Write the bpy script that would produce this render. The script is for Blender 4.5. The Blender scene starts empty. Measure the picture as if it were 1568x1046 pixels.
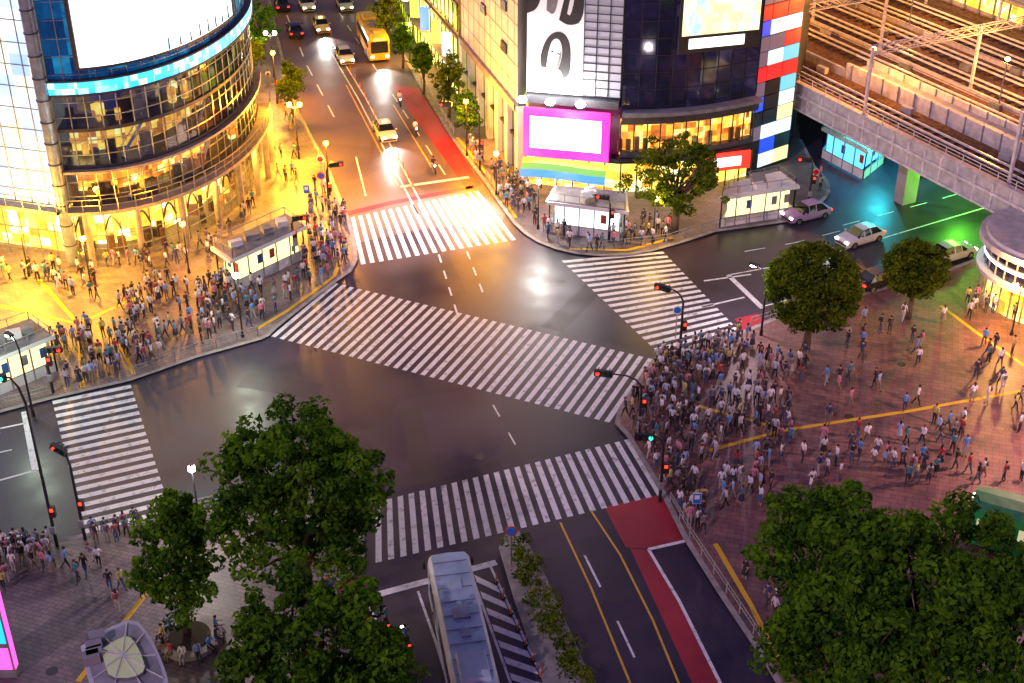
import bpy, bmesh, math, random
import numpy as np
from mathutils import Vector, Matrix, noise as mnoise
random.seed(7); rng=np.random.default_rng(7)
scene=bpy.context.scene
for a,b in (('view_transform','Standard'),('look','None')):
    try: setattr(scene.view_settings,a,b)
    except Exception: pass
scene.view_settings.exposure=0
TH=math.radians(30.9); F=2080.0; CX=784.0; CY=522.7; HC=53.0
CT,ST=math.cos(TH),math.sin(TH)
def P(x,y,z=0.0):
    """camera ray through frame point x,y, met with the plane at height z"""
    dx=(x-CX)/F; k=-(y-CY)/F
    dy=CT+ST*k; dz=-ST+CT*k
    t=(z-HC)/dz
    return (dx*t,dy*t)
def PL(pts,z=0.0): return [P(a,b,z) for a,b in pts]
cam=bpy.data.cameras.new('camera'); co=bpy.data.objects.new('camera',cam); scene.collection.objects.link(co)
co.location=(0,0,HC); co.rotation_euler=(math.pi/2-TH,0,0); cam.lens=36*F/1568; cam.sensor_width=36; cam.clip_end=6000; cam.clip_start=1
scene.camera=co
# ---------------------------------------------------------------- materials
MATS={}
def nmat(name):
    m=bpy.data.materials.new(name); m.use_nodes=True
    nt=m.node_tree; b=nt.nodes['Principled BSDF']; return m,nt,b
def mat(name,col,rough=.6,metal=0,var=.25,scale=1.5,spec=.4,bump=0):
    if name in MATS: return MATS[name]
    m,nt,b=nmat(name); N=nt.nodes; L=nt.links
    tc=N.new('ShaderNodeTexCoord'); no=N.new('ShaderNodeTexNoise'); no.inputs['Scale'].default_value=scale; no.inputs['Detail'].default_value=4
    L.new(tc.outputs['Object'],no.inputs['Vector'])
    r=N.new('ShaderNodeValToRGB'); r.color_ramp.elements[0].position=.3; r.color_ramp.elements[1].position=.7
    r.color_ramp.elements[0].color=[c*(1-var) for c in col]+[1]; r.color_ramp.elements[1].color=[min(1,c*(1+var)) for c in col]+[1]
    L.new(no.outputs['Fac'],r.inputs['Fac']); L.new(r.outputs['Color'],b.inputs['Base Color'])
    b.inputs['Roughness'].default_value=rough; b.inputs['Metallic'].default_value=metal
    b.inputs['Specular IOR Level'].default_value=spec
    MATS[name]=m; return m
def nosample(m):
    try: m.cycles.emission_sampling='NONE'
    except Exception: pass
def emit(name,col,s,base=(.05,.05,.05),ns=False):
    if name in MATS: return MATS[name]
    m,nt,b=nmat(name); b.inputs['Base Color'].default_value=(*base,1); b.inputs['Emission Color'].default_value=(*col,1)
    b.inputs['Emission Strength'].default_value=s; b.inputs['Roughness'].default_value=.3
    if s<2.3 or ns: nosample(m)
    MATS[name]=m; return m
def cellemit(name,ramp,s,cell=(1.0,1.0,1.0),noise_mix=.4,constant=False,seed=0,nscale=1.6,sample=False):
    """lit interior: cells with random colour, in object (world) metres"""
    m,nt,b=nmat(name); N=nt.nodes; L=nt.links
    tc=N.new('ShaderNodeTexCoord'); mp=N.new('ShaderNodeMapping'); mp.inputs['Scale'].default_value=[1/c for c in cell]; mp.inputs['Location'].default_value=(seed*3.3,seed*1.7,seed*.2)
    L.new(tc.outputs['Object'],mp.inputs['Vector'])
    fl=N.new('ShaderNodeVectorMath'); fl.operation='FLOOR'; L.new(mp.outputs[0],fl.inputs[0])
    wn=N.new('ShaderNodeTexWhiteNoise'); wn.noise_dimensions='3D'; L.new(fl.outputs[0],wn.inputs['Vector'])
    no=N.new('ShaderNodeTexNoise'); no.inputs['Scale'].default_value=nscale; no.inputs['Detail'].default_value=4; L.new(tc.outputs['Object'],no.inputs['Vector'])
    mx=N.new('ShaderNodeMix'); mx.inputs['Factor'].default_value=noise_mix
    L.new(wn.outputs['Value'],mx.inputs['A']); L.new(no.outputs['Fac'],mx.inputs['B'])
    r=N.new('ShaderNodeValToRGB'); cr=r.color_ramp
    if constant: cr.interpolation='CONSTANT'
    cr.elements[0].position=ramp[0][0]; cr.elements[0].color=(*ramp[0][1],1); cr.elements[1].position=ramp[1][0]; cr.elements[1].color=(*ramp[1][1],1)
    for p,c in ramp[2:]:
        e=cr.elements.new(p); e.color=(*c,1)
    L.new(mx.outputs['Result'],r.inputs['Fac']); L.new(r.outputs['Color'],b.inputs['Emission Color']); b.inputs['Emission Strength'].default_value=s
    b.inputs['Base Color'].default_value=(.08,.06,.05,1); b.inputs['Roughness'].default_value=.5
    if not sample: nosample(m)
    MATS[name]=m; return m
def glassmat(name,tint,fac):
    m=bpy.data.materials.new(name); m.use_nodes=True; nt=m.node_tree; N=nt.nodes; L=nt.links; N.clear()
    o=N.new('ShaderNodeOutputMaterial'); t=N.new('ShaderNodeBsdfTransparent'); t.inputs[0].default_value=(*tint,1)
    g=N.new('ShaderNodeBsdfGlossy'); g.inputs['Roughness'].default_value=.05; g.inputs['Color'].default_value=(.8,.85,.9,1)
    mx=N.new('ShaderNodeMixShader'); mx.inputs[0].default_value=fac
    L.new(t.outputs[0],mx.inputs[1]); L.new(g.outputs[0],mx.inputs[2]); L.new(mx.outputs[0],o.inputs[0]); MATS[name]=m; return m
def asphalt(name,col,var=.35,rough=.55):
    m,nt,b=nmat(name); N=nt.nodes; L=nt.links
    tc=N.new('ShaderNodeTexCoord')
    n1=N.new('ShaderNodeTexNoise'); n1.inputs['Scale'].default_value=.12; n1.inputs['Detail'].default_value=7; n1.inputs['Roughness'].default_value=.7
    n2=N.new('ShaderNodeTexNoise'); n2.inputs['Scale'].default_value=9; n2.inputs['Detail'].default_value=3
    v=N.new('ShaderNodeTexVoronoi'); v.inputs['Scale'].default_value=.13
    for n in (n1,n2,v): L.new(tc.outputs['Object'],n.inputs['Vector'])
    a=N.new('ShaderNodeMath'); a.operation='ADD'; L.new(n1.outputs['Fac'],a.inputs[0])
    k=N.new('ShaderNodeMath'); k.operation='MULTIPLY'; k.inputs[1].default_value=.35; L.new(n2.outputs['Fac'],k.inputs[0]); L.new(k.outputs[0],a.inputs[1])
    k2=N.new('ShaderNodeMath'); k2.operation='MULTIPLY'; k2.inputs[1].default_value=.26; L.new(v.outputs['Color'],k2.inputs[0])
    a2=N.new('ShaderNodeMath'); a2.operation='ADD'; L.new(a.outputs[0],a2.inputs[0]); L.new(k2.outputs[0],a2.inputs[1])
    r=N.new('ShaderNodeValToRGB'); r.color_ramp.elements[0].position=.5; r.color_ramp.elements[1].position=1.0
    r.color_ramp.elements[0].color=[c*(1-var) for c in col]+[1]; r.color_ramp.elements[1].color=[c*(1+var) for c in col]+[1]
    L.new(a2.outputs[0],r.inputs['Fac']); L.new(r.outputs['Color'],b.inputs['Base Color'])
    r2=N.new('ShaderNodeMapRange'); r2.inputs['From Min'].default_value=.35; r2.inputs['From Max'].default_value=.65; r2.inputs['To Min'].default_value=rough-.12; r2.inputs['To Max'].default_value=rough+.12
    L.new(n1.outputs['Fac'],r2.inputs['Value']); L.new(r2.outputs[0],b.inputs['Roughness']); b.inputs['Specular IOR Level'].default_value=.45
    MATS[name]=m; return m
def paint(name,col,under,wear=.42):
    m,nt,b=nmat(name); N=nt.nodes; L=nt.links
    tc=N.new('ShaderNodeTexCoord'); n=N.new('ShaderNodeTexNoise'); n.inputs['Scale'].default_value=1.7; n.inputs['Detail'].default_value=8; n.inputs['Roughness'].default_value=.75
    L.new(tc.outputs['Object'],n.inputs['Vector'])
    r=N.new('ShaderNodeValToRGB'); r.color_ramp.elements[0].position=wear-.12; r.color_ramp.elements[0].color=(*under,1); r.color_ramp.elements[1].position=wear+.06; r.color_ramp.elements[1].color=(*col,1)
    L.new(n.outputs['Fac'],r.inputs['Fac']); L.new(r.outputs['Color'],b.inputs['Base Color']); b.inputs['Roughness'].default_value=.55
    MATS[name]=m; return m
def paving(name,c1,c2,mortar,sx,rotz=0.3):
    m,nt,b=nmat(name); N=nt.nodes; L=nt.links
    tc=N.new('ShaderNodeTexCoord'); mp=N.new('ShaderNodeMapping'); mp.inputs['Rotation'].default_value=(0,0,rotz); L.new(tc.outputs['Object'],mp.inputs[0])
    br=N.new('ShaderNodeTexBrick'); br.inputs['Scale'].default_value=1; br.inputs['Brick Width'].default_value=sx; br.inputs['Row Height'].default_value=sx*.5; br.inputs['Mortar Size'].default_value=.02
    br.inputs['Color1'].default_value=(*c1,1); br.inputs['Color2'].default_value=(*c2,1); br.inputs['Mortar'].default_value=(*mortar,1)
    L.new(mp.outputs[0],br.inputs['Vector'])
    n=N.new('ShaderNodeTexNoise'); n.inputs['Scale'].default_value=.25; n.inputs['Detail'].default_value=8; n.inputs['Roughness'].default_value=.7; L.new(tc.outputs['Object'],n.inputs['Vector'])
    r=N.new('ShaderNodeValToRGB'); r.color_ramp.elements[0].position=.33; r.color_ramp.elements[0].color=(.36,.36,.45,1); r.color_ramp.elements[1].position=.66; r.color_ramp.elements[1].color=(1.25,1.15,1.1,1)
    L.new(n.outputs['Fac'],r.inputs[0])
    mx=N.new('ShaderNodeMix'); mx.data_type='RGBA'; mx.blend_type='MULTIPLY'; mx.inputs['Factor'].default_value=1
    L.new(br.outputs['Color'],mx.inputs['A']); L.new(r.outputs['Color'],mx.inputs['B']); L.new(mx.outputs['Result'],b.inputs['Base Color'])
    b.inputs['Roughness'].default_value=.5
    MATS[name]=m; return m

M_road=asphalt('asphalt',(.034,.023,.043),.55,.42); M_red=asphalt('red_asphalt',(.34,.018,.035),.4,.48); M_ground=asphalt('city_ground',(.07,.065,.06)); M_ave=asphalt('glow_tinted_avenue_asphalt',(.12,.078,.07),.4,.48)  # avenue asphalt is lightened and warmed to carry the road's orange glow
M_white=paint('road_paint_white',(.8,.8,.8),(.12,.11,.12)); M_yel=paint('tactile_yellow',(.70,.42,.02),(.3,.2,.06),.35); M_trail=paint('yellow_light_trail_paint',(.75,.42,.03),(.1,.07,.04),.4)  # the yellow line colour stands in for vehicle light trails
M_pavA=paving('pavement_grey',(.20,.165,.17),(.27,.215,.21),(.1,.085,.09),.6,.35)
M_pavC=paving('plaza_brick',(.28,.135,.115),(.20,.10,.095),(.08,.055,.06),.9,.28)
M_kerb=mat('kerb_stone',(.30,.28,.27),.8)
M_conc=mat('concrete',(.34,.32,.31),.8,var=.2,scale=.6); M_dark=mat('dark_metal',(.03,.03,.035),.45,.4)
M_steel=mat('steel',(.35,.36,.38),.35,.8); M_whitep=mat('white_panel',(.7,.7,.7),.5,var=.12,scale=.5); M_grey=mat('grey_paint',(.22,.23,.24),.6)
M_black=mat('rubber_black',(.012,.012,.012),.7); M_glass=glassmat('clear_glass',(.92,.96,1),.10); M_bglass=glassmat('blue_tinted_glass',(.45,.65,1),.16); M_cglass=mat('car_glass',(.01,.012,.015),.08,spec=.8)
M_bluegl=cellemit('blue_curtain_glass',[(.2,(.0,.02,.10)),(.6,(.0,.09,.28)),(.85,(.02,.35,.65))],.7,(1.3,1.3,1.45),.5,seed=8); M_bluegl.node_tree.nodes['Principled BSDF'].inputs['Base Color'].default_value=(.004,.02,.06,1); M_bluegl.node_tree.nodes['Principled BSDF'].inputs['Roughness'].default_value=.08
M_darkgl=cellemit('dark_curtain_glass',[(.3,(.004,.004,.014)),(.62,(.015,.012,.05)),(.85,(.12,.08,.18))],.6,(1.4,1.4,1.55),.6,seed=6,nscale=.5); M_darkgl.node_tree.nodes['Principled BSDF'].inputs['Base Color'].default_value=(.008,.008,.016,1); M_darkgl.node_tree.nodes['Principled BSDF'].inputs['Roughness'].default_value=.06
WARM=[(.12,(.08,.012,.0)),(.36,(.6,.14,.01)),(.52,(1,.36,.02)),(.68,(1,.58,.07)),(.9,(1,.9,.5))]
M_warm=cellemit('warm_interior',WARM,2.2,(.7,.7,.55),.45); M_warm2=cellemit('shop_interior_bright',[(.15,(.5,.15,.01)),(.38,(1,.48,.03)),(.62,(1,.72,.12)),(.85,(1,.95,.6))],2.9,(.9,.9,.8),seed=2)
M_dimint=cellemit('dim_interior',[(.3,(.01,.02,.08)),(.6,(.2,.07,.03)),(.8,(.9,.4,.08))],1.0,(1.1,1.1,.8),seed=4)
M_pale=cellemit('pale_lit_glass',[(.1,(.22,.42,.80)),(.4,(.55,.75,1)),(.6,(1,1,.9)),(.85,(1,.9,.5))],1.5,(1.6,1.6,1.8),.45,seed=5,nscale=.15)
M_gshop=cellemit('green_yellow_shopfront',[(.15,(.06,.22,.01)),(.4,(.55,.75,.04)),(.62,(1,.85,.15)),(.85,(1,1,.7))],2.0,(1.6,1.6,1.2),seed=7)
M_cyan=cellemit('cyan_led_ribbon',[(.1,(.0,.35,.7)),(.5,(.02,.7,1)),(.8,(.6,1,1))],2.2,(.5,.5,.6),.2,seed=1)

# ---------------------------------------------------------------- mesh builder
class MB:
    def __init__(s): s.v=[];s.f=[];s.m=[]
    def add(s,vs,fs,m=0):
        o=len(s.v); s.v+= [tuple(v) for v in vs]; s.f+=[tuple(i+o for i in f) for f in fs]; s.m+=[m]*len(fs); return s
    def box(s,c,d,m=0,rz=0.0,top=1.0):
        x,y,z=d[0]/2,d[1]/2,d[2]/2; ca,sa=math.cos(rz),math.sin(rz); vs=[]
        for sz in (-1,1):
            k=top if sz>0 else 1
            for sx,sy in ((-1,-1),(1,-1),(1,1),(-1,1)):
                a,b=sx*x*k,sy*y*k; vs.append((c[0]+a*ca-b*sa,c[1]+a*sa+b*ca,c[2]+sz*z))
        return s.add(vs,[(0,3,2,1),(4,5,6,7),(0,1,5,4),(1,2,6,5),(2,3,7,6),(3,0,4,7)],m)
    def cyl(s,a,b,r0,r1=None,m=0,n=8,cap=True):
        r1=r0 if r1 is None else r1; a=Vector(a);b=Vector(b); d=(b-a).normalized()
        u=d.orthogonal().normalized(); w=d.cross(u); vs=[]
        for p,r in ((a,r0),(b,r1)):
            for i in range(n):
                t=2*math.pi*i/n; vs.append(p+(u*math.cos(t)+w*math.sin(t))*r)
        fs=[(i,(i+1)%n,n+(i+1)%n,n+i) for i in range(n)]
        if cap: fs+=[tuple(range(n))[::-1],tuple(range(n,2*n))]
        return s.add(vs,fs,m)
    def tube(s,pts,rs,m=0,n=6):
        for i in range(len(pts)-1): s.cyl(pts[i],pts[i+1],rs[i],rs[i+1],m,n)
        return s
    def prism(s,poly,z0,z1,m=0,mt=None,bottom=False):
        n=len(poly); vs=[(p[0],p[1],z0) for p in poly]+[(p[0],p[1],z1) for p in poly]
        s.add(vs,[(i,(i+1)%n,n+(i+1)%n,n+i) for i in range(n)],m)
        s.add([(p[0],p[1],z1) for p in poly],[tuple(range(n))],m if mt is None else mt)
        if bottom: s.add([(p[0],p[1],z0) for p in poly],[tuple(range(n))[::-1]],m)
        return s
    def strip(s,poly,z0,z1,m=0):
        n=len(poly); s.add([(p[0],p[1],z0) for p in poly]+[(p[0],p[1],z1) for p in poly],[(i,i+1,n+i+1,n+i) for i in range(n-1)],m); return s
    def wallband(s,poly,z0,z1,off0,off1,m=0):
        a=offset(poly,off0); b=offset(poly,off1); s.strip(a,z0,z1,m); s.strip(b,z0,z1,m)
        n=len(a)
        for z in (z0,z1):
            s.add([(p[0],p[1],z) for p in a]+[(p[0],p[1],z) for p in b],[(i,i+1,n+i+1,n+i) for i in range(n-1)],m)
        return s
    def ribbon(s,poly,w,z,m=0):
        a=offset(poly,w/2); b=offset(poly,-w/2); n=len(a)
        return s.add([(p[0],p[1],z) for p in a]+[(p[0],p[1],z) for p in b],[(i,i+1,n+i+1,n+i) for i in range(n-1)],m)
    def quad(s,pts,z,m=0): return s.add([(p[0],p[1],z) for p in pts],[tuple(range(len(pts)))],m)
    def ell(s,c,r,m=0,nu=10,nv=6):
        vs=[];fs=[]
        for j in range(nv+1):
            ph=math.pi*j/nv
            for i in range(nu):
                t=2*math.pi*i/nu; vs.append((c[0]+r[0]*math.sin(ph)*math.cos(t),c[1]+r[1]*math.sin(ph)*math.sin(t),c[2]+r[2]*math.cos(ph)))
        for j in range(nv):
            for i in range(nu): fs.append((j*nu+i,(j+1)*nu+i,(j+1)*nu+(i+1)%nu,j*nu+(i+1)%nu))
        return s.add(vs,fs,m)
    def mesh(s,name,mats,smooth=False):
        me=bpy.data.meshes.new(name); me.from_pydata(s.v,[],s.f)
        for m in mats: me.materials.append(m)
        me.polygons.foreach_set('material_index',s.m)
        if smooth: me.polygons.foreach_set('use_smooth',[True]*len(s.f))
        bm=bmesh.new(); bm.from_mesh(me); bmesh.ops.recalc_face_normals(bm,faces=bm.faces); bm.to_mesh(me); bm.free()
        me.update(); return me
    def obj(s,name,mats,parent=None,smooth=False,loc=None,rz=0):
        return place(s.mesh(name,mats,smooth),name,loc or (0,0,0),rz,parent)
def place(me,name,loc=(0,0,0),rz=0,parent=None,sc=1):
    o=bpy.data.objects.new(name,me); scene.collection.objects.link(o); o.location=loc; o.rotation_euler=(0,0,rz)
    if sc!=1: o.scale=(sc,sc,sc) if not hasattr(sc,'__len__') else sc
    if parent:
        o.parent=parent; o.matrix_parent_inverse=Matrix.Translation(-parent.location)
    return o
def empty(name,loc=(0,0,0)):
    e=bpy.data.objects.new(name,None); scene.collection.objects.link(e); e.location=loc; e.empty_display_size=.5; return e
def offset(poly,d):
    out=[]; n=len(poly)
    for i,p in enumerate(poly):
        ns=[]
        for a,b in ((i-1,i),(i,i+1)):
            if a<0 or b>=n: continue
            dx,dy=poly[b][0]-poly[a][0],poly[b][1]-poly[a][1]; l=math.hypot(dx,dy) or 1; ns.append((-dy/l,dx/l))
        nx=sum(q[0] for q in ns)/len(ns); ny=sum(q[1] for q in ns)/len(ns); l=math.hypot(nx,ny) or 1; l2=l*l
        out.append((p[0]+nx/l2*d,p[1]+ny/l2*d))
    return out
def resample(poly,step):
    ls=[0]
    for i in range(len(poly)-1): ls.append(ls[-1]+math.dist(poly[i],poly[i+1]))
    n=max(1,round(ls[-1]/step)); out=[]
    for k in range(n+1):
        t=ls[-1]*k/n; i=0
        while i<len(ls)-2 and ls[i+1]<t: i+=1
        u=(t-ls[i])/((ls[i+1]-ls[i]) or 1); out.append((poly[i][0]+(poly[i+1][0]-poly[i][0])*u,poly[i][1]+(poly[i+1][1]-poly[i][1])*u))
    return out
def smooth_poly(p,it=2):
    for _ in range(it):
        q=[p[0]]
        for a,b in zip(p,p[1:]): q+=[(a[0]*.75+b[0]*.25,a[1]*.75+b[1]*.25),(a[0]*.25+b[0]*.75,a[1]*.25+b[1]*.75)]
        p=q+[p[-1]]
    return p
def lerp(a,b,t): return tuple(a[i]+(b[i]-a[i])*t for i in range(len(a)))
def mid(poly): return (sum(p[0] for p in poly)/len(poly),sum(p[1] for p in poly)/len(poly))
def lamp(name,loc,col,w,r=.25,parent=None,kind='POINT',target=None,spot=100):
    l=bpy.data.lights.new(name,kind); l.color=col; l.energy=w; l.shadow_soft_size=r
    o=bpy.data.objects.new(name,l); scene.collection.objects.link(o); o.location=loc
    if kind=='SPOT':
        l.spot_size=math.radians(spot); l.spot_blend=.8
        d=Vector(target)-Vector(loc); o.rotation_euler=d.to_track_quat('-Z','Y').to_euler()
    if parent: o.parent=parent; o.matrix_parent_inverse=Matrix.Translation(-parent.location)
    return o
# ---------------------------------------------------------------- ground, roads, pavements
MB().quad([(-2500,-2500),(2500,-2500),(2500,2500),(-2500,2500)],-.02).obj('ground',[M_ground])
MB().quad([(-160,-30),(160,-30),(160,260),(-160,260)],0).obj('road',[M_road])
kerbA=PL([(-700,815),(-300,710),(0,632),(80,611),(200,583),(300,548),(400,520)])+smooth_poly(PL([(410,515),(425,500),(505,438),(545,410),(543,370),(530,330)]),1)+PL([(500,255),(455,170),(437,110),(425,60),(412,0)])
LA=kerbA+[(-42,260),(-150,260),(-150,P(-700,815)[1])]
kerbB=PL([(575,0),(600,50),(640,125),(695,215),(740,275)])+smooth_poly(PL([(770,318),(795,352),(835,378),(900,393),(980,390),(1040,373)]),1)+PL([(1095,355),(1205,340)])+smooth_poly(PL([(1240,325),(1268,300),(1268,280),(1245,255)]),1)+PL([(1225,215)])
LB=kerbB+[(32,150),(32,250),(-28,250)]
kerbC=PL([(1900,270),(1600,358),(1510,393),(1450,416),(1330,450),(1180,492),(1137,511),(1017,546)])+smooth_poly(PL([(1003,552),(975,590),(940,645),(962,668)]),1)+PL([(1015,756),(1050,826),(1100,905),(1170,1010),(1230,1110)])
LC=kerbC+[(25,5),(150,5),(150,P(1900,270)[1])]
kerbD=PL([(-700,1000),(-300,905),(0,845),(120,824),(245,797)])+smooth_poly(PL([(330,778),(450,755),(540,775),(558,840),(545,880),(508,892)]),1)+PL([(515,930),(545,985),(590,1046),(650,1140)])
LD=kerbD+[(-8,5),(-150,5),(-150,P(-700,1000)[1])]
kerbE=PL([(764,840),(775,818),(795,816),(812,840),(838,890),(880,985),(930,1100),(850,1100),(815,1000),(785,910),(764,840)])
H=.13
MB().quad([(-28,250)]+PL([(575,0),(600,50),(640,125),(695,215),(740,275),(775,325),(760,360),(700,345),(640,352),(545,372),(530,330),(500,255),(455,170),(437,110),(425,60),(412,0)])+[(-42,260)],.002).obj('avenue_road',[M_ave])  # road sheet with the orange glow put into its colour
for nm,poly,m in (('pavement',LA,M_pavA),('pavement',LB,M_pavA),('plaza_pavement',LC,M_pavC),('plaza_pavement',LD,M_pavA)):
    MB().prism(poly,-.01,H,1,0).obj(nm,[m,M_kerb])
kb=MB()
for k in (kerbA,kerbB,kerbC,kerbD): kb.ribbon([(p[0],p[1]) for p in k],.36,H+.004)
kb.prism(kerbE[:-1],-.01,.16,0); kb.obj('kerb',[M_kerb])
wm=MB(); rd=MB(); Z1=.005; Z2=.009
def zebra(A,B,C,D,n,duty=.5):
    A,B,C,D=[P(*q) for q in (A,B,C,D)]
    for i in range(n):
        t0=i/(n-1+duty); t1=t0+duty/(n-1+duty)
        wm.quad([lerp(A,D,t0),lerp(B,C,t0),lerp(B,C,t1),lerp(A,D,t1)],Z2)
zebra((80,614),(200,589),(262,785),(131,817),18)
zebra((537,333),(553,405),(790,367),(732,292),18)
zebra((860,399),(1015,385),(1137,512),(1015,547),19)
zebra((415,515),(512,433),(1000,550),(933,647),37)
zebra((575,769),(575,862),(1015,757),(963,672),25)
def line(pts,w,m=0,z=Z2,dash=None):
    p=PL(pts)
    if dash is None: wm.ribbon(p,w,z,m); return
    q=resample(p,.5); on,off=dash; i=0
    while i+on<len(q): wm.ribbon(q[i:i+on+1],w,z,m); i+=on+off
line([(613,286),(718,271)],.45); line([(38,630),(55,720)],.5); line([(512,928),(760,861)],.5); line([(1115,421),(1168,472)],.45)
line([(0,656),(38,648)],.18); line([(-200,710),(0,662)],.15); line([(-100,763),(55,720)],.18); line([(-200,735),(30,686)],.12,dash=(6,6)); line([(-100,845),(36,819)],.15); line([(-100,800),(30,772)],.12,dash=(4,6))
line([(470,100),(520,195)],.15,dash=(7,6)); line([(430,0),(468,95)],.15,dash=(7,6)); line([(545,240),(560,300)],.15)
line([(505,60),(560,150),(655,330)],.15); line([(495,60),(548,150),(640,328)],.15)
line([(672,390),(700,480)],.16,dash=(3,3)); line([(715,385),(748,470)],.16,dash=(3,3))
line([(585,120),(690,280)],.13,dash=(5,5)); line([(520,20),(585,120)],.13,dash=(5,5))
line([(993,841),(1050,828)],.25); line([(993,841),(1040,920),(1105,1050)],.2); line([(895,850),(945,950),(990,1046)],.14,dash=(6,6)); line([(812,850),(850,930),(905,1046)],.15)
line([(905,782),(950,850),(1000,950),(1045,1060)],.13,1); line([(858,800),(905,900),(965,1046)],.13,1)  # added yellow lines, painted in place of vehicle light trails
line([(602,160),(665,262)],.14,1); line([(530,130),(610,284)],.13,1)  # avenue light trails, also drawn as added yellow lines
line([(640,905),(668,985),(690,1060)],.15); line([(560,915),(625,1060)],.15,dash=(4,5))
line([(1078,430),(1150,420)],.2); line([(1115,421),(1240,398),(1400,350),(1568,300)],.15); line([(1165,470),(1330,425),(1500,370)],.15,dash=(5,5)); line([(1075,470),(1140,455)],.2)
line([(755,620),(800,700)],.12,dash=(3,4))
line([(1140,385),(1215,372),(1300,350)],.12,dash=(4,4)); line([(1290,345),(1420,310),(1560,270)],.12,dash=(4,4))
Lx=lambda y:722+.36*(y-880); Rx=lambda y:757+.47*(y-880)
wm.ribbon(PL([(Lx(870),870),(Lx(1070),1070)]),.15,Z2); wm.ribbon(PL([(Rx(868),868),(Rx(1070),1070)]),.15,Z2)
for k in range(8):
    y=880+k*25; wm.quad(PL([(Lx(y)+4,y),(Rx(y+17)-4,y+17),(Rx(y+28)-4,y+28),(Lx(y+11)+4,y+11)]),Z2)
wm.obj('road_markings',[M_white,M_trail])
for q in ([(925,776),(1012,757),(1050,828),(990,840),(958,838)],[(965,840),(992,842),(1040,922),(1104,1050),(1120,1100),(1085,1100)],[(508,893),(556,880),(566,912),(515,926)],
          [(526,325),(600,307),(724,284),(727,289),(600,313),(536,330)],[(600,130),(640,135),(738,283),(715,290),(612,150)],
          [(1125,488),(1160,480),(1175,495),(1140,510)],[(510,932),(560,918),(640,1090),(590,1080)]):
    rd.quad(PL(q),Z1)
rd.obj('red_road_surface',[M_red])
ty=MB()
for pts in ([(1085,692),(1200,661),(1390,632),(1568,600),(1700,575)],[(1060,622),(1130,640),(1200,661)],[(1440,470),(1500,515),(1568,562),(1650,620)],[(1095,835),(1150,930),(1215,1060)],
            [(120,498),(127,595)],[(120,498),(60,430)],[(150,500),(190,540),(205,575)],[(395,505),(440,478),(512,425),(520,400)],[(180,968),(230,905)],[(120,1046),(180,968)],[(0,470),(120,498),(215,455)],
            [(870,383),(960,385),(1030,366)],[(700,212),(745,268),(790,335)]):
    ty.ribbon(PL(pts),.32,H+.010)
ty.obj('tactile_paving',[M_yel])
mh=MB()
for x,y,z in ((585,690,Z1),(735,700,Z1),(330,600,Z1),(860,430,Z1),(115,890,H+.004),(1380,560,H+.004),(80,1030,H+.004),(1300,640,H+.004)):
    p=P(x,y); mh.cyl((p[0],p[1],z),(p[0],p[1],z+.004),.33,.33,0,16)
mh.obj('manhole_covers',[mat('cast_iron',(.07,.07,.07),.5,.5)])
pt=MB()     # resurfaced asphalt patches
for x,y,w_,l_,a_ in ((640,680,1.6,9,.2),(430,590,2.0,6,1.3),(880,470,1.8,8,-.5),(690,420,1.2,7,.25),(930,870,1.5,6,.3)):
    p=P(x,y); pt.box((p[0],p[1],.0015),(w_,l_,.003),0,a_)
pt.obj('asphalt_patches',[asphalt('patch_asphalt',(.027,.020,.035),.4,.5)])
# ---------------------------------------------------------------- left glass building
base=smooth_poly(PL([(125,402),(180,400),(240,388),(300,364),(345,335),(380,300),(400,262),(400,235)]),2)
cv=resample(base,1.25); lw=resample([(-75,110),P(0,385),P(118,402)],1.6)
eb=empty('glass_department_store',(-36,110,0))
back=[(-30,150),(-80,150),(-80,112)]
g=MB(); inn=MB(); mu=MB(); sl=MB()
lv=[0.13,5.0,8.6,11.8,14.8]
foot=cv+back+lw[1:]
IN=3.2
for i in range(4):
    z0,z1=lv[i],lv[i+1]
    g.strip(cv,z0+.05,z1,1 if i>=2 else 0)
    inn.strip(offset(cv,IN),z0,z1,(1 if i==0 else (0 if i<3 else 2)))
    sl.wallband(cv,z1-.12,z1+.16,-.15,IN+.2,0)
    for p in offset(cv,-.05): mu.box((p[0],p[1],(z0+z1)/2),(.07,.14,z1-z0))
    mu.wallband(cv,z0+1.05,z0+1.12,-.08,.0); mu.wallband(cv,z0+2.3,z0+2.35,-.08,.0)
    for q in (offset(cv,1.2),offset(cv,2.2)):
        for k,p in enumerate(q):
            if random.random()<.5: inn.box((p[0]+random.uniform(-.4,.4),p[1],z0+.2+random.uniform(.4,.8)),(random.uniform(.25,.9),random.uniform(.25,.6),random.uniform(.7,1.6)),random.choice((3,3,0,4,4)),random.random())
    if i in (1,2):
        for k in (4,11,17):
            if k+2<len(cv):
                a,b=offset(cv,1.0)[k],offset(cv,1.0)[k+2]; inn.cyl((*a,z0+.2),(*b,z1-.3),.16,.16,6,4); inn.cyl((*a,z0+1.1),(*b,z1+.3),.05,.05,6,4)
sl.wallband(cv,5.0,5.3,-1.5,-.16,1); sl.wallband(lw,5.0,5.3,-1.5,-.16,1)
for q in (cv,lw):
    qq=offset(q,-1.4)
    for p in qq: mu.box((p[0],p[1],5.8),(.06,.06,1.0))
    mu.wallband(q,6.3,6.36,-1.43,-1.37); mu.wallband(q,5.8,5.84,-1.42,-1.38)
sl.wallband(cv,8.3,8.5,-.7,-.16,1)
for k in range(1,len(cv)-1,3):
    p=offset(cv,-1.1)[k]; sl.cyl((p[0],p[1],.13),(p[0],p[1],5.0),.28,.28,1,12)
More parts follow.
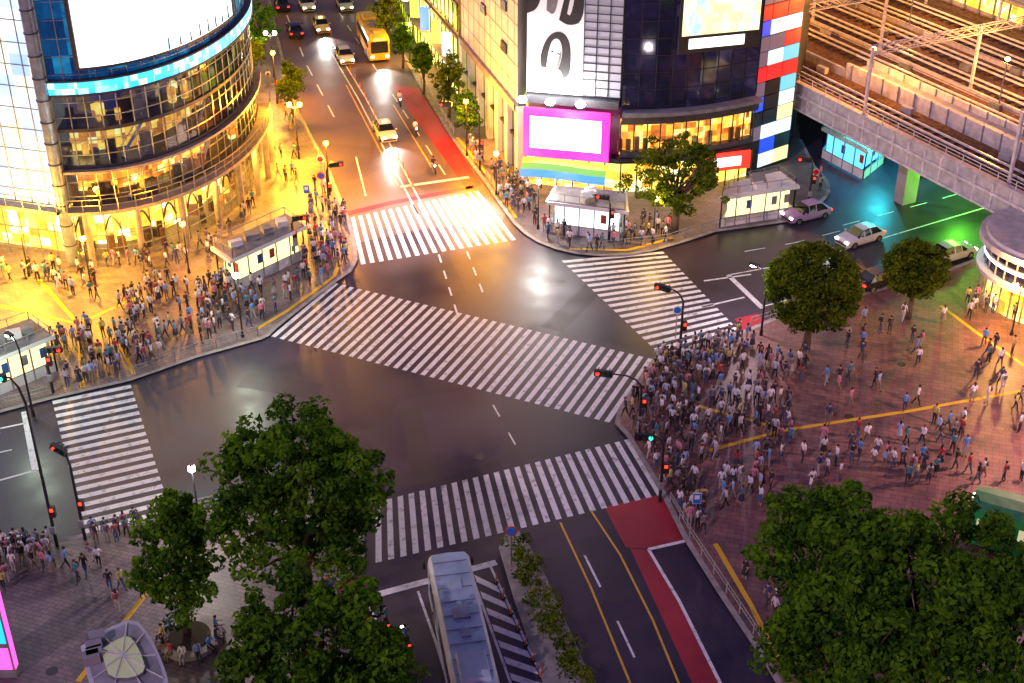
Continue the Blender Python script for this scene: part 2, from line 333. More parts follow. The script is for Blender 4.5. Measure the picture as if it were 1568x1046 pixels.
for k in range(0,len(cv)-1,2):
    a,b=offset(cv,-.12)[k],offset(cv,-.12)[k+1]
    for j in range(8):
        t0,t1=j/8,(j+1)/8; h0=3.0+1.2*math.sin(math.pi*t0); h1=3.0+1.2*math.sin(math.pi*t1)
        pa,pb=lerp(a,b,t0),lerp(a,b,t1); sl.cyl((pa[0],pa[1],h0),(pb[0],pb[1],h1),.09,.09,0,5)
ub=MB(); ub.strip(cv,15.1,42,0); ub.strip(lw,4.9,42,1); ub.strip(offset(lw,1.2),.1,4.9,3)
ub.add([(p[0],p[1],42) for p in foot],[tuple(range(len(foot)))],2)
ub.strip([cv[-1]]+back+[lw[0]],0,42,2)
ub.obj('upper_curtain_wall',[M_bluegl,M_pale,M_conc,M_warm2],eb)
for z in np.arange(16.4,42,1.45): mu.wallband(cv,z,z+.05,-.07,0)
for z in np.arange(.9,42,1.8): mu.wallband(lw,z,z+.07,-.1,0)
for p in offset(cv,-.04): mu.box((p[0],p[1],28.5),(.06,.12,27))
for p in offset(lw,-.05): mu.box((p[0],p[1],21),(.08,.14,42))
rb=MB(); rb.strip(offset(cv,-.55),15.0,15.95,0); rb.obj('led_ribbon',[M_cyan],eb)
sl.wallband(cv,14.8,14.95,-.6,-.16,0); sl.wallband(cv,16.0,16.1,-.6,0,0)
n=len(cv); i0,i1=int(n*.06),int(n*.70)
scr=offset(cv,-.5)[i0+1:i1]; so=MB(); so.strip(scr,17.1,30,0)
sil=offset(cv,-.54)[i0+1:i1]
for k in range(int(len(sil)*.42),len(sil)-1,1):
    p=sil[k]; so.cyl((p[0],p[1],17.2),(p[0],p[1],17.9+.5*random.random()),.1,.06,1,6)
M_scr=cellemit('video_screen_picture',[(.3,(.35,.7,1)),(.42,(.75,.92,1)),(.55,(1,1,1))],3.4,(40,40,40),.97,seed=1,nscale=.16,sample=True)
so.obj('video_screen',[M_scr,mat('screen_figures',(.05,.12,.12),.5)],eb)
sl.wallband(scr,16.9,17.08,-.05,.45,0)
for e in (scr[0],scr[-1]): sl.box((e[0],e[1],23.5),(.35,.35,13),0)
c=P(115,404); sl.cyl((c[0],c[1]-.3,.1),(c[0],c[1]-.3,42),.5,.5,2,20)
for z in np.arange(2,42,1.8): sl.cyl((c[0],c[1]-.3,z),(c[0],c[1]-.3,z+.08),.56,.56,0,20)
g.obj('glazing',[M_glass,M_bglass],eb); inn.obj('lit_interior',[M_warm,M_warm2,M_dimint,mat('furniture_brown',(.2,.09,.03),.6),mat('dark_goods',(.05,.03,.03),.6),M_pale,M_whitep],eb)
mu.obj('mullions_and_rails',[M_steel],eb); sl.obj('slabs_and_columns',[mat('bronze_frame',(.05,.045,.06),.45,.3),mat('cream_fascia',(.30,.25,.2),.5),mat('mast_steel',(.3,.36,.45),.3,.5)],eb)
for k in (3,9,15,21,27):
    if k<len(cv): p=offset(cv,-.9)[k]; lamp('canopy_downlight',(p[0],p[1],4.7),(1,.5,.05),1800,.3,eb)
# ---------------------------------------------------------------- central commercial building
A=P(808,281);B=P(945,294);C=P(1140,270);D=P(1203,248)
ec=empty('corner_commercial_building',(10,120,0))
AB=resample([A,B],1.3); BC=resample(smooth_poly([B,lerp(B,C,.3),lerp(B,C,.65),C],1),1.4)
BC=[(p[0],p[1]-1.0*math.sin(math.pi*i/(len(BC)-1))) for i,p in enumerate(BC)]
wl=MB(); wl.prism([A,B,C,(24,134),(4,134)],.1,34,0); front=AB+BC[1:]
gz=MB(); it=MB(); fr=MB()
fo=offset(front,-.9)
gz.strip(fo,.15,3.4,0); it.strip(offset(front,-.15),.13,3.4,0)
fr.wallband(front,3.3,3.75,-1.1,0,0)
for p in resample(fo,1.5): fr.box((p[0],p[1],1.75),(.12,.2,3.3),0)
BCo=offset(BC,-.6)
gz.strip(BCo,4.3,7.1,0); it.strip(offset(BC,-.1),3.8,7.3,1); fr.wallband(BC,3.76,4.3,-.75,0,1); fr.wallband(BC,7.1,7.9,-1.1,0,1)
fr.wallband(BC,7.95,8.3,-1.6,0,2)
for p in resample(BCo,1.2): fr.box((p[0],p[1],5.7),(.1,.12,2.8),0)
for p in resample(offset(BC,-.35),.8):
    if random.random()<.6: it.box((p[0],p[1],4.9),(.4,.3,random.uniform(.8,1.5)),4,.3)
gz.strip(offset(BC,-.5),8.3,34,1)
for z in np.arange(8.6,34,1.55): fr.wallband(BC,z,z+.05,-.56,-.5,0)
for p in resample(offset(BC,-.52),1.4): fr.box((p[0],p[1],21),(.06,.1,25),0)
off=lambda a,b,d: offset([a,b],-d)
PA=lerp(A,B,0); PB=lerp(A,B,.60)
it.strip(off(PA,PB,.7),9.4,34,2); it.strip(off(PB,B,.6),9.4,34,3)
for z in np.arange(9.4,34,.75): fr.wallband([PB,B],z,z+.06,-.7,-.6,0)
for p in resample(off(PB,B,.66),1.0): fr.box((p[0],p[1],21.5),(.07,.1,24),0)
fr.wallband([A,B],8.6,9.3,-1.4,0,1)
po=MB(); pa,pb=off(PA,PB,.72); dd=[0]
def art(pts,m,fc=False):
    dd[0]+=.006; a,b=off(pa,pb,dd[0])
    if fc: pts=[(5.2+(u-4.8)*.72+(z-zb-13)*.28,zb+13.1+(z-zb-13)*.72-(u-4.8)*.1) for u,z in pts]
    q=smooth_poly(pts+[pts[0]],2)[:-1]; po.add([(*lerp(a,b,max(0,min(1,u/10))),max(9.42,z)) for u,z in q],[tuple(range(len(q)))],m)
for z0 in (0,10.6):
    zb=z0
    art([(0.2,z0+9.4),(1.5,z0+11.2),(3.4,z0+11.9),(5.2,z0+11.3),(7,z0+11.8),(9.2,z0+10.8),(9.8,z0+9.4)],0)     # pale shoulders
    art([(2.0,z0+10.8),(1.2,z0+12),(1.6,z0+14.2),(3.2,z0+15.6),(5.6,z0+15.9),(7.6,z0+14.8),(8.6,z0+12.6),(9.0,z0+11.0),(7.6,z0+10.2),(6.6,z0+11.4)],1,True)
    art([(3.2,z0+11.2),(2.9,z0+13),(3.2,z0+14.6),(4.7,z0+15.0),(6.0,z0+13.9),(6.3,z0+12.4),(5.9,z0+11.0),(4.8,z0+9.8)],0,True)
    art([(3.2,z0+13.12),(3.9,z0+13.3),(4.3,z0+13.1),(3.8,z0+13.03)],1,True); art([(4.9,z0+13.08),(5.4,z0+13.28),(6.0,z0+13.05),(5.5,z0+13.0)],1,True)
    art([(4.2,z0+11.3),(4.7,z0+11.45),(5.2,z0+11.3),(4.7,z0+11.15)],2,True); art([(4.7,z0+12.6),(4.95,z0+12.1),(4.6,z0+12.0)],2,True); art([(5.7,z0+14.0),(6.3,z0+12.6),(5.9,z0+11.0),(5.0,z0+10.2),(5.6,z0+12.2)],2,True)
    art([(0,z0+16.6),(1.8,z0+17.0),(2.6,z0+18.4),(2.2,z0+19.9),(.6,z0+19.9),(0,z0+19)],1); art([(5.6,z0+16.2),(7.4,z0+15.7),(9.9,z0+16.2),(9.9,z0+19.9),(7.3,z0+19.9),(6.4,z0+18)],1); art([(7.0,z0+16.8),(7.7,z0+16.6),(8.6,z0+19.4),(8.0,z0+19.6)],0); art([(3.4,z0+17.0),(4.8,z0+16.5),(5.6,z0+18.4),(4.6,z0+19.8),(3.6,z0+19)],2)
po.obj('portrait_poster_artwork',[emit('ink_light',(.9,.9,.92),.25,(.5,.5,.51)),mat('ink_black',(.02,.02,.024),.5),mat('ink_grey',(.16,.16,.17),.5)],ec)
wl.obj('core_walls',[mat('core_grey',(.12,.11,.12),.6)],ec)
gz.obj('glazing',[M_glass,M_darkgl],ec)
it.obj('lit_interior_and_poster',[M_warm2,M_warm,emit('poster_paper',(.95,.95,1),.32,(.6,.6,.6)),emit('blind_grey',(.55,.6,.7),.2,(.3,.3,.36)),mat('furniture_brown',(.2,.09,.03),.6)],ec)
fr.obj('frames_and_ledges',[M_dark,mat('dark_fascia',(.05,.05,.06),.4),mat('ledge_grey',(.2,.2,.22),.5)],ec)
q=off(A,lerp(A,B,.92),1.5); sb=MB(); M_pink=emit('pink_neon',(1,.01,.36),2.2)
a,b=q
def panel(mb,a,b,z0,z1,th,m,u0=0,u1=1):
    p=lerp(a,b,u0);r=lerp(a,b,u1); mb.wallband([p,r],z0,z1,-th,0,m)
    for e in (p,r):
        nn=offset([p,r],-th); k=nn[0] if e is p else nn[1]; mb.add([(e[0],e[1],z0),(k[0],k[1],z0),(k[0],k[1],z1),(e[0],e[1],z1)],[(0,1,2,3)],m)
panel(sb,a,b,3.7,8.3,.5,0); a2,b2=off(a,b,.51); panel(sb,a2,b2,4.6,7.6,.04,1,.08,.91)
sb.obj('pink_framed_screen',[M_pink,emit('screen_white2',(1,.80,.98),8)],ec)
aw=MB(); a,b=q
for i in range(16):
    t0,t1=i/16,(i+1)/16
    for j,(o0,z0,o1,z1) in enumerate(((.5,3.6,1.2,3.3),(1.2,3.3,1.7,2.9),(1.7,2.9,1.9,2.2))):
        s=lambda t:.35*math.sin(t*5)
        p0,p1=off(a,b,o0+0),off(a,b,o1+0)
        aw.add([(*lerp(*p0,t0),z0+s(t0)*.3),(*lerp(*p0,t1),z0+s(t1)*.3),(*lerp(*p1,t1),z1+s(t1)*.3),(*lerp(*p1,t0),z1+s(t0)*.3)],[(0,1,2,3)],j)
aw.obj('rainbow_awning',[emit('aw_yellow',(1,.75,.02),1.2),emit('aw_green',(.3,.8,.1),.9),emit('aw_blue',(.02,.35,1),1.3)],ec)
pa,pb=lerp(B,C,.33),lerp(B,C,.93); pa,pb=off(pa,pb,2.0); s2=MB(); panel(s2,pa,pb,13.6,22,.3,0); pc,pd=off(pa,pb,.31); panel(s2,pc,pd,15.2,21.6,.03,1,.03,.97); panel(s2,pc,pd,14.0,14.9,.03,2,.12,.8)
s2.obj('upper_billboard',[M_dark,cellemit('map_screen',[(.2,(.1,.5,1)),(.38,(.4,.9,.6)),(.5,(1,.95,.4)),(.62,(1,.5,.25)),(.75,(1,1,.8))],1.9,(.9,.9,.8),.8,seed=9,nscale=.5,sample=True),emit('white_strip',(1,1,1),3)],ec)
rs=MB(); pa,pb=off(lerp(B,C,.58),lerp(B,C,.95),1.9); panel(rs,pa,pb,1.9,3.6,.25,0); pc,pd=off(pa,pb,.26); panel(rs,pc,pd,2.3,3.2,.03,1,.2,.8); rs.obj('red_shop_sign',[emit('red_neon',(1,.02,.01),2.4),emit('white_sign',(1,.9,.85),4)],ec)
fl=MB(); fl.prism([C,D,(30,134),(24,134)],.1,32,8)
cl={'r':emit('pan_red',(1,.005,.01),1.3),'w':emit('pan_white',(.85,1,.95),1.2),'g':emit('pan_green',(.0,.6,.08),1.2),'b':emit('pan_blue',(.01,.06,.9),1.3),'y':emit('pan_cream',(1,.85,.4),1.3),'k':emit('pan_grey',(.35,.2,.3),.5),'n':M_dark,'c':emit('pan_cyan',(.2,.8,1),1.0)}
keys=list(cl); a,b=off(C,D,.12); rows='nwy,nbn,kww,nny,bnw,knc,rrr,kwc,kkr,bww,rrr,kkw,nrk,gkg,ngw,kkc,cwb,ngw,nyc,krw'.split(',')
for i,rw in enumerate(rows):
    z=.6+i*1.45
    for j,ch in enumerate(rw): panel(fl,a,b,z,z+1.33,.12,keys.index(ch),(.03,.26,.62)[j],(.24,.60,.97)[j])
fl.obj('coloured_light_panels',[cl[k] for k in keys]+[M_dark],ec)
fld=MB()
for t in (0,.3,.62):
    p=off(lerp(A,B,t),lerp(A,B,t+.1),2.6)[0]; fld.box((p[0],p[1],9.0),(.7,.5,.4),0); fld.ell((p[0],p[1]-.1,9.35),(.45,.45,.3),1)
    fld.cyl((p[0],p[1],8.9),(p[0],p[1]+1.4,8.7),.06,.06,0)
    lamp('floodlight_uplight',(p[0],p[1],9.9),(1,.96,.92),900,.3,ec)
tg=P(665,335)
lamp('floodlight_beam',(P(815,281)[0]-.3,P(815,281)[1]-3.2,9.4),(1,.70,.70),60000,.4,ec,'SPOT',(tg[0],tg[1],0),62)
fld.obj('floodlights',[M_dark,emit('flood_white',(1,.97,.9),60)],ec)
# ---------------------------------------------------------------- white stone store along the avenue
W0,W1=(.5,119.0),(-5.3,138.5)
ew=empty('white_stone_store',(0,128,0)); w=MB()
n=6; seg=[lerp(W1,W0,i/n) for i in range(n+1)]
w.prism([W1,W0,(4,134),(4,150),(-1,150)],7.2,30,0)
for p in seg: w.box((p[0]+.3,p[1],3.7),(.9,.9,7.2),0,.3)
w.strip(offset([W1,W0],2.2),.13,7.2,1); w.wallband([W1,W0],6.7,7.4,-.35,0,2); w.wallband([W1,W0],3.5,3.75,.1,.5,3)
for i in range(n):
    for j in range(1,4):
        p=lerp(seg[i],seg[i+1],j/4); p=(p[0]+.3,p[1]); w.box((p[0],p[1],3.6),(.07,.07,6.8),3)
for z in np.arange(9,30,1.9): w.wallband([W1,W0],z,z+.05,-.03,0,3)
for t in np.arange(.05,1,.1):
    p=lerp(W1,W0,t); w.box((p[0],p[1],18.6),(.05,.05,22.6),3)
for t,z in ((.8,11.5),(.8,15.5),(.45,13)):
    p=lerp(W1,W0,t); w.box((p[0]-.05,p[1],z),(.3,1.6,.9),3,.3)
w.obj('walls_and_arcade',[mat('pale_stone',(.60,.57,.56),.6,var=.12,scale=.5),M_gshop,mat('stone_trim',(.3,.27,.24),.6),M_dark],ew)
sgc=[emit('sg_red',(1,.03,.02),1.8),emit('sg_yel',(1,.8,.1),1.8),emit('sg_grn',(.1,.9,.2),1.5),emit('sg_wht',(1,1,.95),2.2),emit('sg_blu',(.05,.3,1),1.8)]
for nm,p0,p1,h in (('avenue_shop_building',(-5.6,139.5),(-11.5,158),26),('avenue_office_building',(-11.8,159),(-16,180),24)):
    e=empty(nm,(p0[0],p0[1],0)); b_=MB(); p0b=(p0[0]+16,p0[1]+4); p1b=(p1[0]+16,p1[1]+4)
    b_.prism([p1,p0,p0b,p1b],.1,h,0); ln=[p1,p0]
    for i in range(6):
        z=.4+i*3.6; b_.strip(offset(ln,-.12),z,z+2.5,1 if i<4 else 2)
        for p in resample(offset(ln,-.18),1.6): b_.box((p[0],p[1],z+1.3),(.12,.12,2.7),3)
        b_.wallband(ln,z+2.6,z+2.9,-.6 if i==0 else -.2,0,4)
    for t in (.15,.4,.65,.88):
        p=offset([lerp(p1,p0,t),p0],-.75)[0]; b_.box((p[0],p[1],5.5),(1.0,.25,2.6),5+int(t*10)%5,-.3)
    b_.obj('storeys',[mat('shop_wall',(.25,.23,.2),.6),M_gshop,M_dimint,M_dark,M_conc]+sgc,e)
for nm,q in (('avenue_side_building',[(-27,124),(-36,152),(-60,152),(-60,124)]),('avenue_side_building',[(-37,154),(-46,185),(-70,185),(-70,154)])):
    e=empty(nm,(*q[0],0)); b_=MB(); b_.prism(q,.1,26,0); ln=[q[0],q[1]]
    for i in range(6):
        z=.5+i*3.6; b_.strip(offset(ln,-.12),z,z+2.4,1)
        for p in resample(offset(ln,-.18),1.8): b_.box((p[0],p[1],z+1.2),(.12,.12,2.6),2)
    b_.obj('storeys',[mat('side_wall',(.2,.18,.17),.6),M_warm2,M_dark],e)
# ---------------------------------------------------------------- elevated railway
er=empty('elevated_railway',(40,120,0)); U=(.463,-.886); Nn=(.886,.463); O=(28.7,123.3)
def R(u,n): return (O[0]+U[0]*u+Nn[0]*n,O[1]+U[1]*u+Nn[1]*n)
RZ=math.atan2(U[1],U[0]); rl=MB(); ZD=6.3
rl.prism([R(-60,0),R(70,0),R(70,52),R(-60,52)],ZD-1.1,ZD,0,1,True)
def along(n,z,wd,h,m,u0=-60,u1=70):
    c=R((u0+u1)/2,n); rl.box((c[0],c[1],z+h/2),(u1-u0,wd,h),m,RZ)
along(-.2,ZD-1.6,.5,2.6,2); along(-.55,ZD-.2,.25,.25,8); along(-.55,ZD-1.55,.3,.2,8)
for u in np.arange(-58,70,2.0):
    c=R(u,-.5); rl.box((c[0],c[1],ZD-.35),(.15,.2,2.3),8,RZ)
    c=R(u,-.2); rl.box((c[0],c[1],ZD+1.35),(.06,.06,.8),8,RZ)
along(-.2,ZD+1.7,.06,.06,8); along(-.2,ZD+1.4,.04,.04,8)
along(.9,ZD,1.2,.25,8)
along(6.6,ZD,.35,1.5,8,-3,70); along(6.6,ZD,.35,.8,2,-60,-3.2); along(9.2,ZD,.35,1.5,8,-3,70)
along(7.9,ZD,2.2,.9,2,-2.8,70)
for u in np.arange(-2,68,2.2):
    for n in (6.38,9.0): c=R(u,n); rl.box((c[0],c[1],ZD+.8),(.12,.12,1.62),3,RZ)
along(14.2,ZD,.3,.5,8); along(22.6,ZD,.3,.5,8)
tracks=(3.6,11.8,16.6,20.3,24.8,28.6)
for n in tracks:
    for k in (-.55,.55): along(n+k,ZD+.22,.17,.16,4)
    for u in np.arange(-58,66,1.3):
        c=R(u,n); rl.box((c[0],c[1],ZD+.12),(.5,2.4,.2),5,RZ)
for u in (-30,-18,-7,6,24):
    for n in (1.2,14.2,30.5):
        c=R(u,n); rl.box((c[0],c[1],ZD+3.3),(.24,.24,6.6),8,RZ)
    for z in (6.0,6.7):
        for du in (-.25,.25): a,b=R(u+du,1.2),R(u+du,30.5); rl.cyl((*a,ZD+z),(*b,ZD+z),.06,.06,8,5)
    for k in range(24):
        for du in (-.25,.25): a,b=R(u+du,1.2+k*1.22),R(u+du,1.2+(k+1)*1.22); rl.cyl((*a,ZD+6.0+.7*(k%2)),(*b,ZD+6.7-.7*(k%2)),.035,.035,8,4)
for n in tracks:
    for z in (5.2,5.9):
        a,b=R(-58,n),R(66,n); rl.cyl((*a,ZD+z),(*b,ZD+z),.025,.025,6,4)
for u in (-6,12,34):
    for n in (2,16,30):
        c=R(u,n); rl.box((c[0],c[1],2.6),(1.2,1.6,5.2),0,RZ)
for u,n in ((-20,5),(2,5),(-12,22.6),(10,14),(-30,14)):
    c=R(u,n); rl.cyl((*c,ZD),(*c,ZD+4.5),.08,.06,3); rl.ell((*c,ZD+4.7),(.25,.25,.18),7)
    lamp('track_lamp',(*c,ZD+5.2),(1,.38,.06),6000,.3,er)
for i in range(24):
    u=-30+i*3.1; n=(5.3,13.2,18.4,22.1)[i%4]; c=R(u,n); rl.box((c[0],c[1],ZD+.35),(1.2,.5,.6),random.choice((3,8,2)),RZ+.1)
rl.obj('deck_tracks_and_gantries',[M_conc,mat('ballast',(.12,.062,.035),.9,var=.65,scale=2.5),mat('girder_grey',(.44,.43,.44),.6),M_grey,mat('rail_steel',(.9,.84,.78),.3,.1),mat('sleepers',(.04,.028,.025),.8),M_dark,emit('track_lamp_glow',(1,.6,.15),30),mat('pale_steel_paint',(.6,.58,.57),.6)],er)
e=empty('station_platform_building',(*R(-15,33),0)); pb_=MB()
q=[R(-45,33),R(12,33),R(12,50),R(-45,50)]
pb_.prism(q,5,ZD+7,0); ln=[q[0],q[1]]; pb_.strip(offset(ln,-.1),ZD+.6,ZD+3,1); pb_.strip(offset(ln,-.1),ZD+3.8,ZD+6.2,1); pb_.wallband(ln,ZD+3.2,ZD+3.5,-2.4,0,0)
for p in resample(offset(ln,-.2),2.2): pb_.box((p[0],p[1],ZD+3.4),(.2,.2,6.6),2)
pb_.obj('platform_and_roof',[M_conc,M_warm2,M_grey],e)
def kiosk(name,roofpx,h,mroof,mwall,rail=True,seed=0):
    q=PL(roofpx,h); c=mid(q); e=empty(name,(c[0],c[1],0)); m=MB(); rr=random.Random(seed)
    inner=[lerp(p,c,.1) for p in q]
    m.prism(q,h-.3,h,2,2,True); m.prism([lerp(p,c,.06) for p in q],h,h+.1,0)
    n=len(q)
    for i in range(n):
        a,b=inner[i],inner[(i+1)%n]; L_=math.dist(a,b); k=max(2,int(L_/1.3))
        for j in range(k+1):
            p=lerp(a,b,j/k); m.box((p[0],p[1],(h-.3)/2+.05),(.1,.1,h-.4),3)
        ii=[lerp(p,c,.14) for p in (a,b)]
        m.strip(ii,.9,h-.5,1); m.strip([a,b],.13,.95,2)
        m.cyl((*a,1.0),(*b,1.0),.04,.04,3,5)
        for j in range(k):
            if rr.random()<.5:
                ja=lerp(ii[0],ii[1],(j+.2)/k); m.box((ja[0],ja[1]-.06,1.9),(.5,.06,.8),rr.choice((4,5,3)),math.atan2(b[1]-a[1],b[0]-a[0]))
        if rail:
            qa,qb=lerp(q[i],c,.1),lerp(q[(i+1)%n],c,.1)
            m.cyl((*qa,h+.75),(*qb,h+.75),.03,.03,3,5)
            for j in range(k+1):
                p=lerp(qa,qb,j/k); m.box((p[0],p[1],h+.45),(.05,.05,.65),3)
    for j in range(4):
        t=.2+.2*j; p=lerp(lerp(q[0],q[3],.5),lerp(q[1],q[2],.5),t); m.box((p[0],p[1],h+.3),(rr.uniform(.6,1.3),rr.uniform(.5,1),rr.uniform(.3,.6)),rr.choice((2,3)),rr.random()*.3+.3)
    m.obj('shelter',[mroof,mwall,M_whitep,M_grey,mat('info_poster_blue',(.04,.12,.4),.4),mat('info_poster_red',(.45,.05,.04),.4)],e); return e
M_roof=mat('roof_grey',(.20,.19,.19),.7,var=.4,scale=.8)
M_kw=emit('kiosk_light',(1,.85,.35),2.0); M_kw2=emit('kiosk_light_white',(.9,1,.95),2.1)
kiosk('subway_entrance',[(322,378),(440,326),(470,345),(352,399)],3.1,M_roof,M_kw,seed=1)
kiosk('subway_entrance',[(835,308),(850,284),(960,294),(963,324)],3.1,M_roof,M_kw2,seed=2)
kiosk('subway_entrance',[(1100,303),(1120,280),(1195,262),(1225,284)],3.1,M_whitep,M_kw,seed=3)
kiosk('subway_entrance',[(-60,525),(48,487),(84,513),(-30,560)],3.1,M_roof,M_kw,seed=4)
kiosk('police_booth',[(1258,195),(1280,172),(1365,205),(1330,232)],3.2,M_whitep,emit('booth_blue',(.1,.5,1),2.2),seed=5)
c=P(197,1010,3.6); e=empty('glass_roofed_pavilion',(*c,0)); m=MB()
q=PL([(125,997),(165,970),(207,952),(232,982),(250,1020),(262,1060),(225,1085),(150,1085),(135,1040)],3.6); q=smooth_poly(q+[q[0]],1)[:-1]
cc=mid(q); q1=[lerp(p,cc,.10) for p in q]; q2=[lerp(p,cc,.5) for p in q]
m.prism(q,3.2,3.6,0,0,True); m.prism(q,3.6,3.95,0,None); m.prism(q1,3.6,3.97,1); m.prism(q2,3.97,4.2,2,3)
m.prism([lerp(p,cc,.12) for p in q],.1,3.2,4)
for i in range(0,len(q),2):
    m.cyl((*q1[i],4.0),(*q2[i],4.05),.04,.04,0); m.cyl((*q2[i],4.23),(*cc,4.3),.05,.05,0)
for i,(uu,vv) in enumerate(((.22,.1),(.25,.4),(.3,.75),(.15,.55))): p=lerp(q1[2],q1[-3],vv); p=lerp(p,q1[0],uu); m.box((p[0],p[1],4.25),(.8,.6,.5),5,.4)
m.obj('roof_and_walls',[M_whitep,mat('pav_roof',(.38,.37,.36),.7,var=.35,scale=.8),M_steel,emit('skylight',(.8,.75,.35),.25,(.25,.3,.25)),emit('pav_glow',(1,.8,.4),.8),M_conc],e)
m=MB(); a=P(-8,1035,0); m.box((a[0]+.1,a[1],3.1),(2.4,.5,6.2),0); m.box((a[0]+.1,a[1]-.27,4.3),(2.2,.04,3.4),1); m.box((a[0]+.1,a[1]-.27,1.5),(2.2,.04,1.5),2); m.box((a[0]+1.32,a[1],3.3),(.04,.42,5.2),2)
m.obj('advertising_panel',[M_grey,emit('ad_cyan',(.02,.6,.9),1.4),emit('ad_pink',(1,.1,.6),1.8)])
c=P(1618,462); e=empty('round_corner_station_building',(*c,0)); m=MB()
def disc(r): return [(c[0]+r*math.cos(t)*1.15,c[1]+r*math.sin(t)) for t in np.linspace(math.pi*.62,math.pi*1.6,18)]+[(c[0]+22,c[1]-r),(c[0]+22,c[1]+r)]
m.prism(disc(5.0),.1,2.9,1); m.prism(disc(5.9),2.9,3.2,0,0,True); m.prism(disc(5.3),3.2,4.1,2); m.prism(disc(5.5),4.1,4.4,3,0,True); m.prism(disc(5.3),4.4,5.3,2); m.prism(disc(6.0),5.3,5.8,0,4,True); m.prism(disc(5.6),5.8,6.1,0,4)
for p in disc(5.35)[:-2]: m.box((p[0],p[1],2.8),(.12,.12,5.2),5)
for k in range(5): m.box((c[0]-2+k*2.1,c[1]+1-k*.5,6.6),(1.3,1.1,1.0),random.choice((0,5)),.3)
m.obj('storeys_and_roof',[M_whitep,M_warm2,M_darkgl,emit('white_led_band',(.9,.95,1),3),mat('station_roof',(.5,.46,.42),.7,var=.2),M_grey],e)
# ---------------------------------------------------------------- vegetation
def leafmat(name,dark,light,trans=.3):
    m=bpy.data.materials.new(name); m.use_nodes=True; nt=m.node_tree; N=nt.nodes; L=nt.links; N.clear()
    o=N.new('ShaderNodeOutputMaterial'); at=N.new('ShaderNodeAttribute'); at.attribute_name='shade'
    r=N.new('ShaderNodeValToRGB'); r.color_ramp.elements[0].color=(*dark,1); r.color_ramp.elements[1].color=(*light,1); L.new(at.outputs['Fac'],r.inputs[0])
    d=N.new('ShaderNodeBsdfDiffuse'); t=N.new('ShaderNodeBsdfTranslucent'); mx=N.new('ShaderNodeMixShader'); mx.inputs[0].default_value=trans
    L.new(r.outputs[0],d.inputs['Color']); L.new(r.outputs[0],t.inputs[0]); L.new(d.outputs[0],mx.inputs[1]); L.new(t.outputs[0],mx.inputs[2]); L.new(mx.outputs[0],o.inputs[0]); return m
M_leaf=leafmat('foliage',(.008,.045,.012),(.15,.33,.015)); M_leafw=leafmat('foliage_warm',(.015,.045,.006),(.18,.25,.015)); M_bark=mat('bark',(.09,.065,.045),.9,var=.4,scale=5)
def leafcloud(cen,rad,per,leaf,seed):
    r=np.random.default_rng(seed); N=len(cen)*per
    ci=np.repeat(np.arange(len(cen)),per)
    d=r.normal(size=(N,3)); d/=np.linalg.norm(d,axis=1)[:,None]
    rr=rad[ci]*(r.uniform(.35,1,N)**.5)
    p=cen[ci]+d*rr[:,None]*np.array([1,1,.7])
    nrm=d*.7+r.normal(size=(N,3))*.55+np.array([0,0,.45]); nrm/=np.linalg.norm(nrm,axis=1)[:,None]
    t=np.cross(nrm,r.normal(size=(N,3))); t/=np.linalg.norm(t,axis=1)[:,None]; b=np.cross(nrm,t)
    s=leaf*r.uniform(.6,1.25,N)[:,None]
    v=np.stack([p-t*s,p+b*s*.55,p+t*s,p-b*s*.55],1).reshape(-1,3)
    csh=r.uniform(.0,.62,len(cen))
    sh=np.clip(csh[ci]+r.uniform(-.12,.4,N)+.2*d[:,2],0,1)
    return v,sh
def leafmesh(name,v,sh,mats,mb=None):
    nl=len(v)//4; tv=[];tf=[]
    if mb: tv=mb.v; tf=mb.f
    ntv=len(tv)
    me=bpy.data.meshes.new(name)
    allv=np.concatenate([np.array(tv).reshape(-1,3),v]) if ntv else v
    loops=[i for f in tf for i in f]; ls=[len(f) for f in tf]
    li=np.concatenate([np.array(loops,dtype=np.int32),np.arange(len(v),dtype=np.int32)+ntv])
    sizes=np.concatenate([np.array(ls,dtype=np.int32),np.full(nl,4,dtype=np.int32)])
    me.vertices.add(len(allv)); me.vertices.foreach_set('co',allv.astype(np.float32).ravel())
    me.loops.add(len(li)); me.loops.foreach_set('vertex_index',li)
    me.polygons.add(len(sizes)); me.polygons.foreach_set('loop_start',np.concatenate([[0],np.cumsum(sizes)[:-1]]).astype(np.int32))
    for m in mats: me.materials.append(m)
    me.update(calc_edges=True)
    me.polygons.foreach_set('material_index',np.concatenate([np.zeros(len(tf),dtype=np.int32),np.ones(nl,dtype=np.int32)]))
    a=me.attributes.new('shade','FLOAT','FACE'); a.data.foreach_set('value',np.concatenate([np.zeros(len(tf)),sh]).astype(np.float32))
    me.validate(); return me
